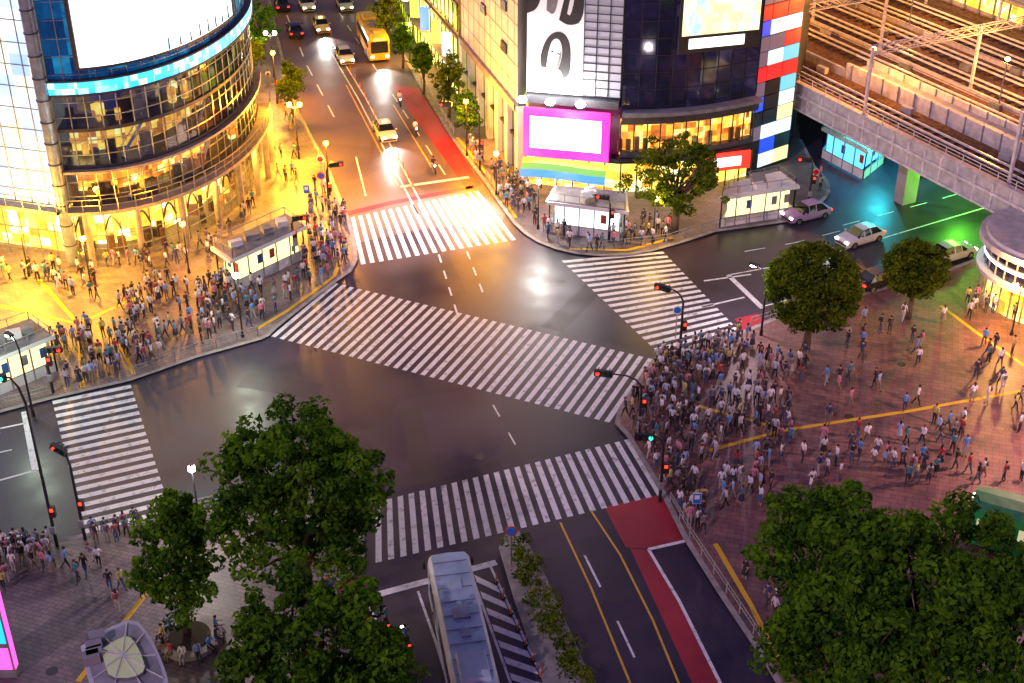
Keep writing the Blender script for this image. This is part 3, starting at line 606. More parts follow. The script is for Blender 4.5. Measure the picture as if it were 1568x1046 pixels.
def tree_mesh(name,rx,rz,zc,nclump,per,leaf,seed,clr=1.0,round_=False,warm=False,lobe=1.0):
    r=np.random.default_rng(seed); d=r.normal(size=(nclump,3)); d[:,2]=d[:,2]*.9+.15; d/=np.linalg.norm(d,axis=1)[:,None]
    if round_: rad=r.uniform(.80,.97,nclump); rad[:nclump//5]=r.uniform(.2,.7,nclump//5)
    else:
        ph=r.uniform(0,6.28,4); az=np.arctan2(d[:,1],d[:,0])
        lob=1+lobe*(.14*np.sin(3*az+ph[0])+.12*np.sin(5*az+ph[1]+d[:,2]*3)+.10*np.sin(4*d[:,2]+ph[2]))
        rad=(r.uniform(.2,1.0,nclump)**.42)*lob
    cen=d*rad[:,None]*np.array([rx,rx,rz])*(.93); cen[:,2]+=zc
    cen=cen[cen[:,2]>max(1.8,zc-rz*.95)]
    cr=r.uniform(.4,1.0,len(cen))*clr
    v,sh=leafcloud(cen,cr,per,leaf,seed+1)
    mb=MB(); h=zc; pts=[Vector((0,0,0)),Vector((.1,.05,h*.35)),Vector((-.1,.1,h*.7)),Vector((.1,0,h*1.1))]; k=rx/5
    mb.tube(pts,[.36*k+.08,.28*k+.06,.2*k+.04,.08],0,8)
    for i in range(0,len(cen),max(1,len(cen)//26)):
        c=Vector(cen[i]); s=pts[1].lerp(pts[2],random.random()); m_=s.lerp(c,.5)+Vector((0,0,.4)); mb.tube([s,m_,c],[.11*k+.03,.07*k+.02,.02],0,5)
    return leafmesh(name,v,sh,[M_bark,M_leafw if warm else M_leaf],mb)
def tree(name,px,z,rx,rz,ncl,per,leaf,seed,**k):
    p=P(px[0],px[1],z); return place(tree_mesh(name,rx,rz,z,ncl,per,leaf,seed,**k),name,(p[0],p[1],H),0)
tree('broadleaf_tree',(454,762),8.6,5.1,5.3,260,75,.19,11,clr=.92,lobe=.75)
tree('broadleaf_tree',(268,856),5.8,2.35,4.4,115,65,.17,12,clr=.82,lobe=.7)
tree('broadleaf_tree',(475,1015),8.0,4.6,4.1,200,75,.19,13,clr=.92,lobe=.7)
tree('broadleaf_tree',(572,1045),7.0,2.0,3.0,65,65,.18,14,clr=.85)
tree('broadleaf_tree',(1262,852),8.0,4.1,3.8,180,75,.19,15,clr=.92,lobe=.7)
tree('broadleaf_tree',(1425,905),8.5,5.0,4.5,240,75,.19,16,clr=.92,lobe=.7)
tree('broadleaf_tree',(1300,985),7.5,3.9,3.7,160,75,.19,17,clr=.92,lobe=.7)
tree('broadleaf_tree',(1550,985),8.0,4.6,4.4,200,70,.19,18,clr=.92,lobe=.7)
tree('round_clipped_tree',(1245,443),5.3,3.75,3.6,430,50,.15,21,round_=True,warm=True,clr=.7)
tree('round_clipped_tree',(1403,413),4.4,2.55,2.35,260,45,.14,22,round_=True,warm=True,clr=.62)
tree('plaza_tree',(1038,268),5.6,4.4,3.4,125,65,.17,23,warm=True,clr=.85)
for i,(x,y,r_,z_) in enumerate(((443,128,1.5,3.8),(400,38,1.9,4.2),(592,22,1.9,4.5),(647,92,1.3,4.0),(686,122,1.8,4.2),(714,172,1.3,3.4),(385,75,1.3,4),(615,60,1.2,3.6))):
    tree('street_tree',(x,y),z_,r_,r_*1.5,60,50,.16,30+i,clr=.7,warm=(i%2==0))
pts=resample(PL([(793,850),(815,905),(845,970),(885,1060)]),.55); cen=[];r_=random.Random(5)
for i,p in enumerate(pts):
    if i%9==7: continue
    for k in range(3): cen.append((p[0]+r_.uniform(-.6,.6),p[1]+r_.uniform(-.3,.3),.5+r_.uniform(0,.8)))
v,sh=leafcloud(np.array(cen),np.full(len(cen),.48)*np.random.default_rng(3).uniform(.6,1.5,len(cen)),50,.12,5)
place(leafmesh('hedge',v,sh,[M_bark,M_leafw]),'hedge')
# ---------------------------------------------------------------- vehicles
def car_mesh(name,col,k=1.0,h=1.0,roofsign=None,fr=8,tl=4):
    m=MB(); st=[(-2.25,.68,.58,.60,.62),(-2.12,.83,.84,.70,.90),(-1.7,.87,.92,.70,.98),(-1.15,.88,.94,.60,1.42*h),(-.4,.88,.94,.62,1.47*h),(.35,.88,.93,.62,1.43*h),(1.05,.88,.90,.70,.97),(1.95,.85,.78,.70,.84),(2.2,.75,.60,.62,.64)]
    rings=[]
    for y,w,zs,wr,zt in st:
        rings.append([(w*.94,y,.25),(w,y,.52),(w*.97,y,zs),(wr,y,zt),(-wr,y,zt),(-w*.97,y,zs),(-w,y,.52),(-w*.94,y,.25)])
    vs=[p for r_ in rings for p in r_]; n=len(st)
    for i in range(n-1):
        for j in range(7):
            mm=0
            if j in (2,4) and 2<=i<=5: mm=1
            if j==3 and i in (2,5): mm=1
            m.add([vs[i*8+j],vs[i*8+j+1],vs[(i+1)*8+j+1],vs[(i+1)*8+j]],[(0,1,2,3)],mm)
        m.add([vs[i*8+7],vs[i*8],vs[(i+1)*8],vs[(i+1)*8+7]],[(0,1,2,3)],2)
    m.add(rings[0],[tuple(range(8))],0); m.add(rings[-1],[tuple(range(8))],0)
    for y in (-.42,.33):
        for s in (-1,1): m.add([(s*.87,y-.04,.93),(s*.87,y+.04,.93),(s*.64,y+.04,1.43*h),(s*.64,y-.04,1.43*h)],[(0,1,2,3)],0)
    for y in (-1.4,1.4):
        for s in (-1,1):
            m.cyl((s*.92,y,.32),(s*.70,y,.32),.32,.32,2,14); m.cyl((s*.925,y,.32),(s*.90,y,.32),.19,.19,3,10)
    for s in (-1,1):
        m.box((s*.6,2.14,.66),(.34,.16,.14),4); m.box((s*.66,-2.18,.74),(.28,.1,.16),5); m.box((s*.98,.85,.98),(.18,.12,.12),0)
    m.box((0,2.2,.42),(1.3,.08,.16),2); m.box((0,2.22,.55),(.4,.04,.1),3); m.box((0,-2.2,.6),(.4,.06,.14),3)
    if roofsign: m.box((0,0,1.47*h+.1),(.5,.2,.16),6)
    body=mat('car_paint_'+name,col,.25,.1,.05,spec=.6)
    return m.mesh('car_'+name,[body,M_cglass,M_black,M_steel,emit('headlamp',(1,.97,.9),12,ns=True),emit('taillamp',(1,.02,.01),6,ns=True),emit('taxi_sign',(1,.8,.3),3,ns=True)])
def heading(a,b):
    a,b=P(*a),P(*b); return math.atan2(b[1]-a[1],b[0]-a[0])-math.pi/2
def put(me,name,px,to,sc=1):
    p=P(*px); return place(me,name,(p[0],p[1],.01),heading(px,to),None,sc)
cw=car_mesh('white',(.75,.75,.74)); cp=car_mesh('lilac',(.45,.28,.5),h=1.05); cs=car_mesh('silver',(.5,.5,.52)); cb=car_mesh('black',(.02,.02,.025)); ct=car_mesh('taxi',(.8,.62,.25),roofsign=True); cy=car_mesh('taxi_white',(.8,.8,.75),roofsign=True)
put(cy,'taxi',(590,208),(612,245)); put(ct,'taxi',(492,45),(506,75)); put(cw,'car',(470,12),(480,30)); put(cs,'car',(528,12),(540,35)); put(cw,'car',(528,92),(545,125)); put(cb,'car',(452,52),(442,25))
put(cp,'parked_car',(1234,334),(1200,342)); put(cw,'car',(1316,370),(1290,378)); put(cs,'car',(1455,395),(1490,385)); put(cb,'car',(1346,436),(1390,424)); put(cb,'car',(432,12),(425,-10)); put(cs,'car',(1428,262),(1470,250))
def car_beams(px,to,w,col=(1,.93,.85)):
    a,b=Vector(P(*px)),Vector(P(*to)); d=(b-a).normalized()
    lamp('headlight_beam',(a.x+d.x*2.4,a.y+d.y*2.4,.8),col,w,.12,None,'SPOT',(a.x+d.x*14,a.y+d.y*14,0),90)
car_beams((590,208),(612,245),3500); car_beams((492,45),(506,75),3000); car_beams((1316,370),(1290,378),3000,(.75,.85,1))
def bus_mesh(name,body,roof,L=10.6,strip=None):
    m=MB(); w=1.22; prof=[(w,.35),(w,2.55),(w*.96,2.85),(w*.82,3.02),(0,3.08),(-w*.82,3.02),(-w*.96,2.85),(-w,2.55),(-w,.35)]
    ys=[(-L/2,.93),(-L/2+.15,1),(L/2-.25,1),(L/2,.92)]
    for i in range(3):
        y0,k0=ys[i];y1,k1=ys[i+1]
        for j in range(len(prof)-1):
            a,b=prof[j],prof[j+1]; mm=1 if 2<=j<=5 else 0
            m.add([(a[0]*k0,y0,a[1]),(b[0]*k0,y0,b[1]),(b[0]*k1,y1,b[1]),(a[0]*k1,y1,a[1])],[(0,1,2,3)],mm)
    for i in (0,3): y,k=ys[i]; m.add([(a*k,y,b) for a,b in prof],[tuple(range(len(prof)))],0)
    m.box((0,0,.36),(2.4,L-.4,.1),3)
    nb=7
    for i in range(nb):
        y=-L/2+.8+(L-1.8)*(i+.5)/nb
        for s in (-1,1): m.box((s*(w+.005),y,1.95),(.03,(L-1.8)/nb-.14,.95),2)
    m.box((0,L/2-.005,1.85),(2.0,.06,1.35),2); m.box((0,L/2+.0,2.75),(1.3,.07,.25),6); m.box((0,-L/2,2.0),(1.8,.06,.8),2)
    for s in (-1,1):
        m.box((s*.85,L/2,.75),(.35,.08,.2),5); m.box((s*.95,-L/2,.9),(.2,.06,.35),7); m.box((s*1.38,L/2+.1,2.2),(.12,.15,.4),3)
        for y in (-L/2+2.4,L/2-2.5): m.cyl((s*(w+.02),y,.48),(s*(w-.25),y,.48),.48,.48,3,16); m.cyl((s*(w+.03),y,.48),(s*(w),y,.48),.26,.26,4,10)
    m.box((0,-L/2+2.3,3.17),(1.6,2.2,.26),1,top=.9); m.box((0,.6,3.12),(.9,.8,.14),4); m.box((0,3.0,3.12),(.7,.7,.12),1); m.box((0,-.9,3.1),(.5,.6,.1),4)
    for y in np.arange(-L/2+.8,L/2-.5,1.1): m.box((0,y,3.075),(1.9,.04,.05),4)
    for s in (-1,1): m.box((s*(w+.006),0,1.15),(.02,L-.6,.22),8)
    return m.mesh(name,[mat(name+'_body',body,.35,spec=.5,var=.05),mat(name+'_roof',roof,.5,var=.18,scale=.8),M_cglass,M_black,M_steel,MATS['headlamp'],emit('dest_sign',(1,.5,.1),3,ns=True),MATS['taillamp'],mat(name+'_stripe',strip or (.1,.2,.5),.4)])
place(bus_mesh('city_bus',(.55,.62,.68),(.42,.55,.62),11.5),'city_bus',(*P(710,985,1.5),.01),heading((738,1046),(705,900)))
put(bus_mesh('yellow_bus',(.75,.45,.03),(.7,.45,.05),10,(.6,.1,.02)),'city_bus',(572,75),(590,112))
car_beams((578,92),(600,125),3500)
m=MB(); W_=1.4; L=9.0; prof=[(W_,.5),(W_,2.5),(W_*.93,2.95),(W_*.6,3.3),(0,3.42),(-W_*.6,3.3),(-W_*.93,2.95),(-W_,2.5),(-W_,.5)]
ys=[(-L/2,.78),(-L/2+.5,.96),(-L/2+1,1),(L/2-1,1),(L/2-.5,.96),(L/2,.78)]
for i in range(5):
    for j in range(8):
        a,b=prof[j],prof[j+1]; (y0,k0),(y1,k1)=ys[i],ys[i+1]; m.add([(a[0]*k0,y0,a[1]),(b[0]*k0,y0,b[1]),(b[0]*k1,y1,b[1]),(a[0]*k1,y1,a[1])],[(0,1,2,3)],1 if 2<=j<=5 else 0)
for i in (0,5): m.add([(a*ys[i][1],ys[i][0],b) for a,b in prof],[tuple(range(9))],0)
for k in range(7):
    for s in (-1,1): m.box((s*1.41,-3.6+k*1.2,2.0),(.03,.8,.8),2)
for s in (-1,1):
    for k in (-.7,0,.7): m.box((k,s*(L/2+.01),2.05),(.5,.05,.8),2)
    m.cyl((0,s*(L/2-.05),3.0),(0,s*(L/2+.12),3.0),.16,.16,3,10)
m.box((0,0,.35),(2.2,8,.4),4)
for y in (-3,3):
    for s in (-1,1): m.cyl((s*.75,y,.42),(s*.6,y,.42),.42,.42,4,12)
p=P(1606,818,1.8); m.obj('vintage_green_railcar',[mat('railcar_green',(.01,.30,.06),.35,var=.1),mat('railcar_roof',(.04,.22,.08),.6),emit('railcar_window',(1,.85,.5),.6),MATS['headlamp'],M_black],None,False,(p[0],p[1],H),1.1)
# ---------------------------------------------------------------- people
def skinned(verts,edges,rad,root):
    me=bpy.data.meshes.new('tmp'); me.from_pydata(verts,edges,[]); o=bpy.data.objects.new('tmp',me); scene.collection.objects.link(o)
    md=o.modifiers.new('s','SKIN'); md.use_smooth_shade=True; sv=me.skin_vertices[0].data
    for i,r_ in enumerate(rad): sv[i].radius=r_ if hasattr(r_,'__len__') else (r_,r_); sv[i].use_root=(i==root)
    o.modifiers.new('u','SUBSURF').levels=1
    dg=bpy.context.evaluated_depsgraph_get(); ev=o.evaluated_get(dg); m2=ev.to_mesh()
    vs=[tuple(v.co) for v in m2.vertices]; fs=[tuple(p.vertices) for p in m2.polygons]
    ev.to_mesh_clear(); bpy.data.objects.remove(o); return vs,fs
def rampmat(name,cols,mul):
    m,nt,b=nmat(name); N=nt.nodes; L=nt.links; oi=N.new('ShaderNodeObjectInfo'); k=N.new('ShaderNodeMath'); k.operation='MULTIPLY'; k.inputs[1].default_value=mul; f=N.new('ShaderNodeMath'); f.operation='FRACT'
    L.new(oi.outputs['Random'],k.inputs[0]); L.new(k.outputs[0],f.inputs[0]); r=N.new('ShaderNodeValToRGB'); cr=r.color_ramp; cr.interpolation='CONSTANT'
    cr.elements[0].color=(*cols[0],1); cr.elements[1].position=1/len(cols); cr.elements[1].color=(*cols[1],1)
    for i,c in enumerate(cols[2:]): cr.elements.new((i+2)/len(cols)).color=(*c,1)
    L.new(f.outputs[0],r.inputs[0]); L.new(r.outputs[0],b.inputs['Base Color']); b.inputs['Roughness'].default_value=.8; return m
M_top=rampmat('shirt_cloth',[(.75,.76,.82),(.03,.05,.14),(.5,.52,.62),(.015,.015,.02),(.7,.72,.8),(.4,.04,.06),(.10,.28,.65),(.05,.05,.07),(.78,.78,.82),(.06,.22,.3),(.6,.2,.3),(.02,.02,.04),(.3,.45,.78),(.55,.5,.15),(.8,.8,.84),(.16,.16,.2)],1)
M_trs=rampmat('trouser_cloth',[(.03,.035,.06),(.02,.02,.02),(.06,.09,.2),(.2,.17,.13),(.05,.05,.06),(.4,.38,.38)],7.31)
M_hair=rampmat('hair',[(.012,.009,.008),(.03,.015,.008),(.015,.01,.01),(.08,.04,.02)],13.7); M_skin=mat('skin',(.45,.26,.18),.55,var=.08); M_shoe=mat('shoes',(.06,.05,.05),.6,var=.5); M_bag=mat('bag_cloth',(.12,.08,.06),.7,var=.6,scale=3)
def person_mesh(name,legL,legR,armL,armR,lean=0,skirt=False,longhair=False,bag=False,sit=False,female=False):
    hz=.90 if not sit else .50; sw=.17 if female else .195
    V=[];E=[];Rr=[];lab=[]
    def add(p,r_,par,l):
        V.append(tuple(p)); Rr.append(r_)
        if par is not None: E.append((par,len(V)-1)); lab.append((par,len(V)-1,l))
        return len(V)-1
    pel=add((0,0,hz),(.15,.105),None,3)
    def up(dz,dy=0): return (0,lean*dz+dy,hz+dz)
    wst=add(up(.17),(.125 if not female else .105,.09),pel,2); chs=add(up(.36),(.16 if not female else .14,.105),wst,2); shl=add(up(.50),(.10,.075),chs,2); nk=add(up(.57),.052,shl,0)
    hd=add(up(.66,.015),(.075,.088),nk,0); ht=add(up(.75,.01),(.066,.08),hd,1)
    hands=[]
    for s,(a,e_) in ((-1,armL),(1,armR)):
        sx=s*sw; y0=lean*.48; z0=hz+.49
        sh=add((sx,y0,z0-.01),.058,shl,2)
        el=(sx*1.22,y0+.28*math.sin(a),z0-.28*math.cos(a)); ei=add(el,.043,sh,2)
        wr=(el[0]-s*.01,el[1]+.24*math.sin(a+e_),el[2]-.24*math.cos(a+e_)); wi=add(wr,.028,ei,0); hands.append((s,wr,a+e_))
    for s,(a,kb_) in ((-1,legL),(1,legR)):
        hx=s*.09; hp=add((hx,0,hz-.07),.088,pel,3)
        kn=(hx*1.05,.40*math.sin(a),hz-.07-.40*math.cos(a)); ki=add(kn,.06,hp,3)
        an=(hx*1.1,kn[1]+.38*math.sin(a-kb_),kn[2]-.38*math.cos(a-kb_)); ai=add(an,.04,ki,3 if not skirt else 0)
        add((an[0]*1.1,an[1]+.14,max(.03,an[2]-.035)),(.042,.03),ai,4)
    vs,fs=skinned(V,E,Rr,pel); m=MB()
    segs=[(Vector(V[a]),Vector(V[b]),l) for a,b,l in lab]; mi=[]
    for f in fs:
        c=sum((Vector(vs[i]) for i in f),Vector())/len(f); best=9;bl=2
        for a,b,l in segs:
            d=b-a; t=max(0,min(1,(c-a).dot(d)/d.length_squared)); q=(c-(a+d*t)).length
            if q<best: best=q;bl=l
        if c.z<hz+.06 and bl==2 and abs(c.x)<.16: bl=3
        mi.append(bl)
    m.v=list(vs); m.f=list(fs); m.m=mi
    for s,w,a in hands:
        d=Vector((0,math.sin(a),-math.cos(a))); w=Vector(w); pe=w+d*.085; m.cyl(w,pe,.027,.036,0,6); sd=Vector((0,math.cos(a),math.sin(a)))
        for k in range(4):
            o=pe+sd*((k-1.5)*.019); l=(.062,.075,.07,.052)[3-k]; j1=o+d*l*.55; j2=j1+d*l*.4+Vector((-s*.02,0,0)); m.cyl(o,j1,.0095,.0085,0,5); m.cyl(j1,j2,.0085,.006,0,5)
        m.cyl(w+d*.03+sd*.02,w+d*.075+sd*.055,.012,.008,0,5)
    h=Vector(V[hd]); m.ell((h.x,h.y-.018,h.z+.055),(.088,.100,.088),1,10,7)
    if longhair: m.ell((h.x,h.y-.065,h.z-.05),(.085,.05,.17),1,8,6)
    m.cyl((h.x,h.y+.078,h.z+.015),(h.x,h.y+.108,h.z-.01),.008,.014,0,5)
    for s in (-1,1):
        m.ell((h.x+s*.03,h.y+.083,h.z+.025),(.011,.006,.006),4,6,4); m.ell((h.x+s*.08,h.y,h.z+.01),(.01,.02,.03),0,6,4)
    m.box((h.x,h.y+.088,h.z-.04),(.04,.008,.008),5)
    if skirt:
        n_=12
        for k in range(n_):
            t0,t1=2*math.pi*k/n_,2*math.pi*(k+1)/n_; m.add([(.155*math.cos(t0),.12*math.sin(t0),hz+.08),(.155*math.cos(t1),.12*math.sin(t1),hz+.08),(.26*math.cos(t1),.23*math.sin(t1),hz-.42),(.26*math.cos(t0),.23*math.sin(t0),hz-.42)],[(0,1,2,3)],3)
    if bag: m.ell((0,-.17+lean*.3,hz+.32),(.14,.09,.2),5,8,6)
    zmin=min(v[2] for v in m.v); m.v=[(a,b,c-zmin) if not sit else (a,b,c) for a,b,c in m.v]
    return m.mesh(name,[M_skin,M_hair,M_top,M_trs,M_shoe,M_bag],True)
PM=[person_mesh('person_standing',(.03,.02),(-.02,.02),(.05,.1),(-.03,.12)),
    person_mesh('person_standing_phone',(.05,.05),(-.05,.03),(.05,.15),(.35,1.5),bag=True),
    person_mesh('person_walking',(.30,.08),(-.22,.25),(-.25,.2),(.28,.25),lean=.04),
    person_mesh('woman_standing',(.02,.0),(.04,.05),(.1,.5),(.0,.1),skirt=True,longhair=True,female=True),
    person_mesh('woman_walking',(.25,.1),(-.2,.2),(-.2,.2),(.2,.4),lean=.04,longhair=True,female=True,bag=True),
    person_mesh('person_backpack',(.1,.05),(-.12,.1),(.0,.2),(.1,.2),bag=True),
    person_mesh('person_walking_fast',(-.3,.3),(.36,.12),(.3,.4),(-.3,.3),lean=.07)]
SIT=person_mesh('person_sitting',(1.5,1.5),(1.45,1.4),(.4,.8),(.35,.9),lean=.1,sit=True,female=True)
def inpoly(p,q):
    c=False; j=len(q)-1
    for i in range(len(q)):
        if (q[i][1]>p[1])!=(q[j][1]>p[1]) and p[0]<(q[j][0]-q[i][0])*(p[1]-q[i][1])/(q[j][1]-q[i][1])+q[i][0]: c=not c
        j=i
    return c
pos=[]; prr=random.Random(42)
def crowd(poly,n,face=None,spread=.8,walk=.4,sep=.45,z=H,clump=.0):
    q=PL(poly); x0,x1=min(p[0] for p in q),max(p[0] for p in q); y0,y1=min(p[1] for p in q),max(p[1] for p in q); k=0;tr=0
    f=P(*face) if face else None
    while k<n and tr<n*80:
        tr+=1; p=(prr.uniform(x0,x1),prr.uniform(y0,y1))
        if not inpoly(p,q): continue
        if mnoise.noise(Vector((p[0]*.45,p[1]*.45,1.3)))+prr.uniform(-.18,.18)<clump: continue
        if any(abs(p[0]-a)<sep and abs(p[1]-b)<sep for a,b in pos): continue
        pos.append(p); k+=1
        me=prr.choice([PM[2],PM[4],PM[6]]) if prr.random()<walk else prr.choice([PM[0],PM[1],PM[3],PM[5]])
        ang=(math.atan2(f[1]-p[1],f[0]-p[0])-math.pi/2+prr.gauss(0,spread)) if f else prr.uniform(0,6.28)
        place(me,'person',(p[0],p[1],z),ang,None,prr.uniform(.90,1.05))
CEN=(700,560)
crowd([(985,580),(1015,552),(1135,518),(1160,540),(1100,575),(1050,625),(1040,700),(1090,780),(1080,830),(1050,815),(1018,755),(968,665),(952,640)],135,CEN,.9,.25,.40,clump=-.12)
crowd([(1040,610),(1180,545),(1250,560),(1180,680),(1170,790),(1110,790),(1050,700)],90,CEN,1.2,.6,clump=-.05)
crowd([(1180,560),(1560,600),(1568,760),(1350,740),(1190,700)],55,None,1,.7,clump=.08)
crowd([(1150,700),(1330,690),(1500,730),(1300,760),(1160,770)],18,None,1,.6)
crowd([(1250,545),(1300,500),(1440,460),(1540,500),(1560,600)],24,None,1,.7,clump=.05)
crowd([(1470,470),(1520,430),(1560,500),(1500,505)],10,None,1,.6)
crowd([(180,470),(240,430),(340,440),(420,450),(432,483),(370,512),(240,562),(200,560),(175,510)],115,CEN,.9,.35,.45,clump=-.04)
crowd([(60,540),(130,500),(200,540),(190,578),(85,602),(55,585)],40,(150,700),.8,.3,clump=-.05)
crowd([(0,400),(130,418),(200,440),(150,465),(0,430)],26,None,1,.6)
crowd([(135,412),(250,398),(330,372),(395,310),(408,320),(340,390),(220,420)],28,None,1,.6)
crowd([(468,330),(500,290),(522,300),(534,345),(534,400),(505,432),(470,450),(430,470),(445,430),(475,380)],62,CEN,.9,.25,.42,clump=-.08)
crowd([(405,270),(440,180),(470,240),(500,290),(440,310)],12,None,1,.6)
crowd([(745,262),(775,270),(815,300),(828,345),(800,350),(768,312)],34,CEN,1,.4,clump=-.05)
crowd([(830,352),(1000,345),(1035,358),(1020,372),(900,388),(835,372)],42,CEN,1,.4)
crowd([(715,215),(735,235),(748,262),(735,265)],8,None,1,.5)
crowd([(138,828),(215,806),(222,822),(150,842)],20,(170,700),.6,.2)
crowd([(0,855),(190,850),(240,930),(160,960),(0,960)],18,None,1,.7)
crowd([(0,850),(80,835),(85,860),(0,885)],16,(60,700),1,.3)
crowd([(1225,290),(1260,275),(1262,300),(1235,312)],3,None); crowd([(405,120),(430,130),(445,165),(430,160)],4,None)
crowd([(1120,850),(1180,900),(1200,960),(1150,930)],4,None)
p=P(292,985); m=MB(); m.cyl((p[0],p[1],H),(p[0],p[1],.48),1.55,1.55,0,28); m.cyl((p[0],p[1],.48),(p[0],p[1],.55),1.7,1.7,1,28); m.cyl((p[0],p[1],.55),(p[0],p[1],.62),1.15,1.15,2,24); m.obj('round_planter_bench',[M_conc,mat('bench_wood',(.35,.3,.24),.6),mat('soil',(.05,.035,.02),.9)])
for k in range(9):
    t=2.6+k*.52; q=(p[0]+1.45*math.cos(t),p[1]+1.45*math.sin(t)); place(SIT,'seated_person',(q[0],q[1],.14),t-math.pi/2)
# ---------------------------------------------------------------- street furniture
def street_lamp(px,h,col,w,arm=1.4,ang=0,name='street_lamp',glow=40,r=.22,z=H):
    x,y=P(*px); m=MB(); ca,sa=math.cos(ang),math.sin(ang)
    m.cyl((0,0,0),(0,0,.5),.15,.12,0,10); m.cyl((0,0,.5),(0,0,h*.9),.09,.06,0,8)
    pts=[(0,0,h*.9),(arm*.25*ca,arm*.25*sa,h*.97),(arm*.6*ca,arm*.6*sa,h),(arm*ca,arm*sa,h)]; m.tube(pts,[.06,.055,.05,.045],0,6)
    m.box((arm*ca,arm*sa,h+.05),(.75,.32,.12),0,ang); m.ell((arm*ca,arm*sa,h-.06),(.32,.16,.09),1)
    o=m.obj(name,[M_dark,emit('lamp_%s'%str(tuple(round(c,2) for c in col)),col,glow)],None,False,(x,y,z))
    if w:
        l=lamp('bulb',(arm*ca,arm*sa,h-.35),col,w,r); l.parent=o
    return o
def globe_lamp(px,h,col,w,n=1,glow=40,name='globe_street_lamp'):
    x,y=P(*px); m=MB(); m.cyl((0,0,0),(0,0,.4),.14,.1,0,10); m.cyl((0,0,.4),(0,0,h),.07,.05,0,8)
    for k in range(n):
        dx=0 if n==1 else (-.5,.5)[k]; m.cyl((0,0,h-.3),(dx,0,h-.05),.035,.035,0); m.ell((dx,0,h+.12),(.24,.24,.26),1); m.cyl((dx,0,h+.36),(dx,0,h+.42),.15,.03,0,10)
    o=m.obj(name,[M_dark,emit('lamp_%s'%str(tuple(round(c,2) for c in col)),col,glow)],None,False,(x,y,H))
    if w: l=lamp('bulb',(0,-.3,h+.15),col,w,.3); l.parent=o
SOD=(1,.33,.015); SY=(1,.47,.025); WHT=(1,.93,.8)
globe_lamp((458,245),5.5,SY,15000,2,60); globe_lamp((425,160),5.5,SOD,11000,1); globe_lamp((420,120),5,(.9,1,.6),900,2); globe_lamp((715,240),5.5,SOD,11000); globe_lamp((505,300),5,SOD,8500)  # last two lamps are added at the kerb to light the avenue orange
globe_lamp((45,425),4.2,SY,7500,2); globe_lamp((140,440),4.2,SY,4200); globe_lamp((-40,470),4.2,SY,7000); globe_lamp((290,420),4.4,SOD,2400)
globe_lamp((372,518),5.2,(.9,1,.75),1300); globe_lamp((824,352),4.4,(1,.98,.85),1600); globe_lamp((628,98),4.4,(1,.5,.1),4500); globe_lamp((308,815),4.6,WHT,1300)
globe_lamp((1548,515),4.2,(1,.5,.12),3600,2); globe_lamp((760,300),4,(1,.5,.07),2800); globe_lamp((1000,372),4,(1,.58,.14),1500)
street_lamp((1165,515),5.6,(1,.8,.9),1300,1.2,2.4); street_lamp((52,640),6.2,(.8,1,.75),900,1,2.4); street_lamp((1660,720),9,(1,.52,.42),7000,2,3)  # last lamp is added beyond the right frame edge to light the plaza
def signal(px,h,arm,ang,col='red',z=H,name='traffic_signal',ped=True):
    x,y=P(*px); m=MB(); ca,sa=math.cos(ang),math.sin(ang)
    m.cyl((0,0,0),(0,0,h*.86),.11,.08,0,8); pts=[(0,0,h*.86),(arm*.15*ca,arm*.15*sa,h*.95),(arm*.4*ca,arm*.4*sa,h),(arm*ca,arm*sa,h)]; m.tube(pts,[.08,.07,.06,.05],0,6)
    cx,cy=arm*ca,arm*sa; m.box((cx,cy,h-.05),(1.25,.28,.42),0,ang)
    for k in (-1,0,1):
        ex,ey=cx+k*.38*ca,cy+k*.38*sa
        for s in (-1,1): m.cyl((ex-sa*.14*s,ey+ca*.14*s,h-.05),(ex-sa*.2*s,ey+ca*.2*s,h-.05),.13,.13,{-1:1,0:3,1:2}[k] if not (k==(1 if col=='red' else -1)) else (4 if col=='red' else 5),10); m.cyl((ex-sa*.14*s,ey+ca*.14*s,h+.12),(ex-sa*.4*s,ey+ca*.4*s,h+.1),.05,.05,0,4)
    if ped:
        m.box((.22,-.1,2.7),(.32,.3,.75),0); m.box((.22,-.26,2.88),(.2,.03,.22),4); m.box((.22,-.26,2.52),(.22,.03,.25),2)
    m.box((0,-.14,1.3),(.3,.18,.5),6)
    m.obj(name,[M_dark,mat('lens_green',(.01,.06,.04),.2),mat('lens_red',(.08,.01,.01),.2),mat('lens_amber',(.08,.05,.01),.2),emit('signal_red',(1,.03,.01),4,ns=True),emit('signal_green',(.05,1,.6),3,ns=True),M_grey],None,False,(x,y,z))
signal((1040,548),5.4,1.7,2.6); signal((978,668),4.6,2.6,2.9); signal((88,838),12.0,1.5,3.0,'green'); signal((131,828),6.4,.8,2.5); signal((735,262),6.6,3.2,3.05); signal((1010,770),5.0,1.2,3.1,'green')
signal((82,603),3.6,.6,.1); signal((452,402),4.0,.7,.3); signal((932,372),4.2,.7,2.8); signal((505,330),4.8,.9,.3); signal((1237,318),4.6,.8,2.9)
def sign(px,h,col,shape='disc',z=H,name='traffic_sign',ring=(.8,.8,.8)):
    x,y=P(*px); m=MB(); m.cyl((0,0,0),(0,0,h+.3),.04,.04,0,6)
    if shape=='disc': m.cyl((0,-.05,h),(0,-.08,h),.36,.36,2,18); m.cyl((0,-.08,h),(0,-.1,h),.27,.27,1,18)
    else: m.box((0,-.07,h),(.55,.04,.8),2); m.box((0,-.1,h),(.48,.03,.72),1); m.box((0,-.118,h+.1),(.3,.01,.3),2)
    m.obj(name,[M_steel,mat('sign_%s'%str(col),col,.4,var=.02),mat('signring_%s'%str(ring),ring,.4,var=.02)],None,False,(x,y,z))
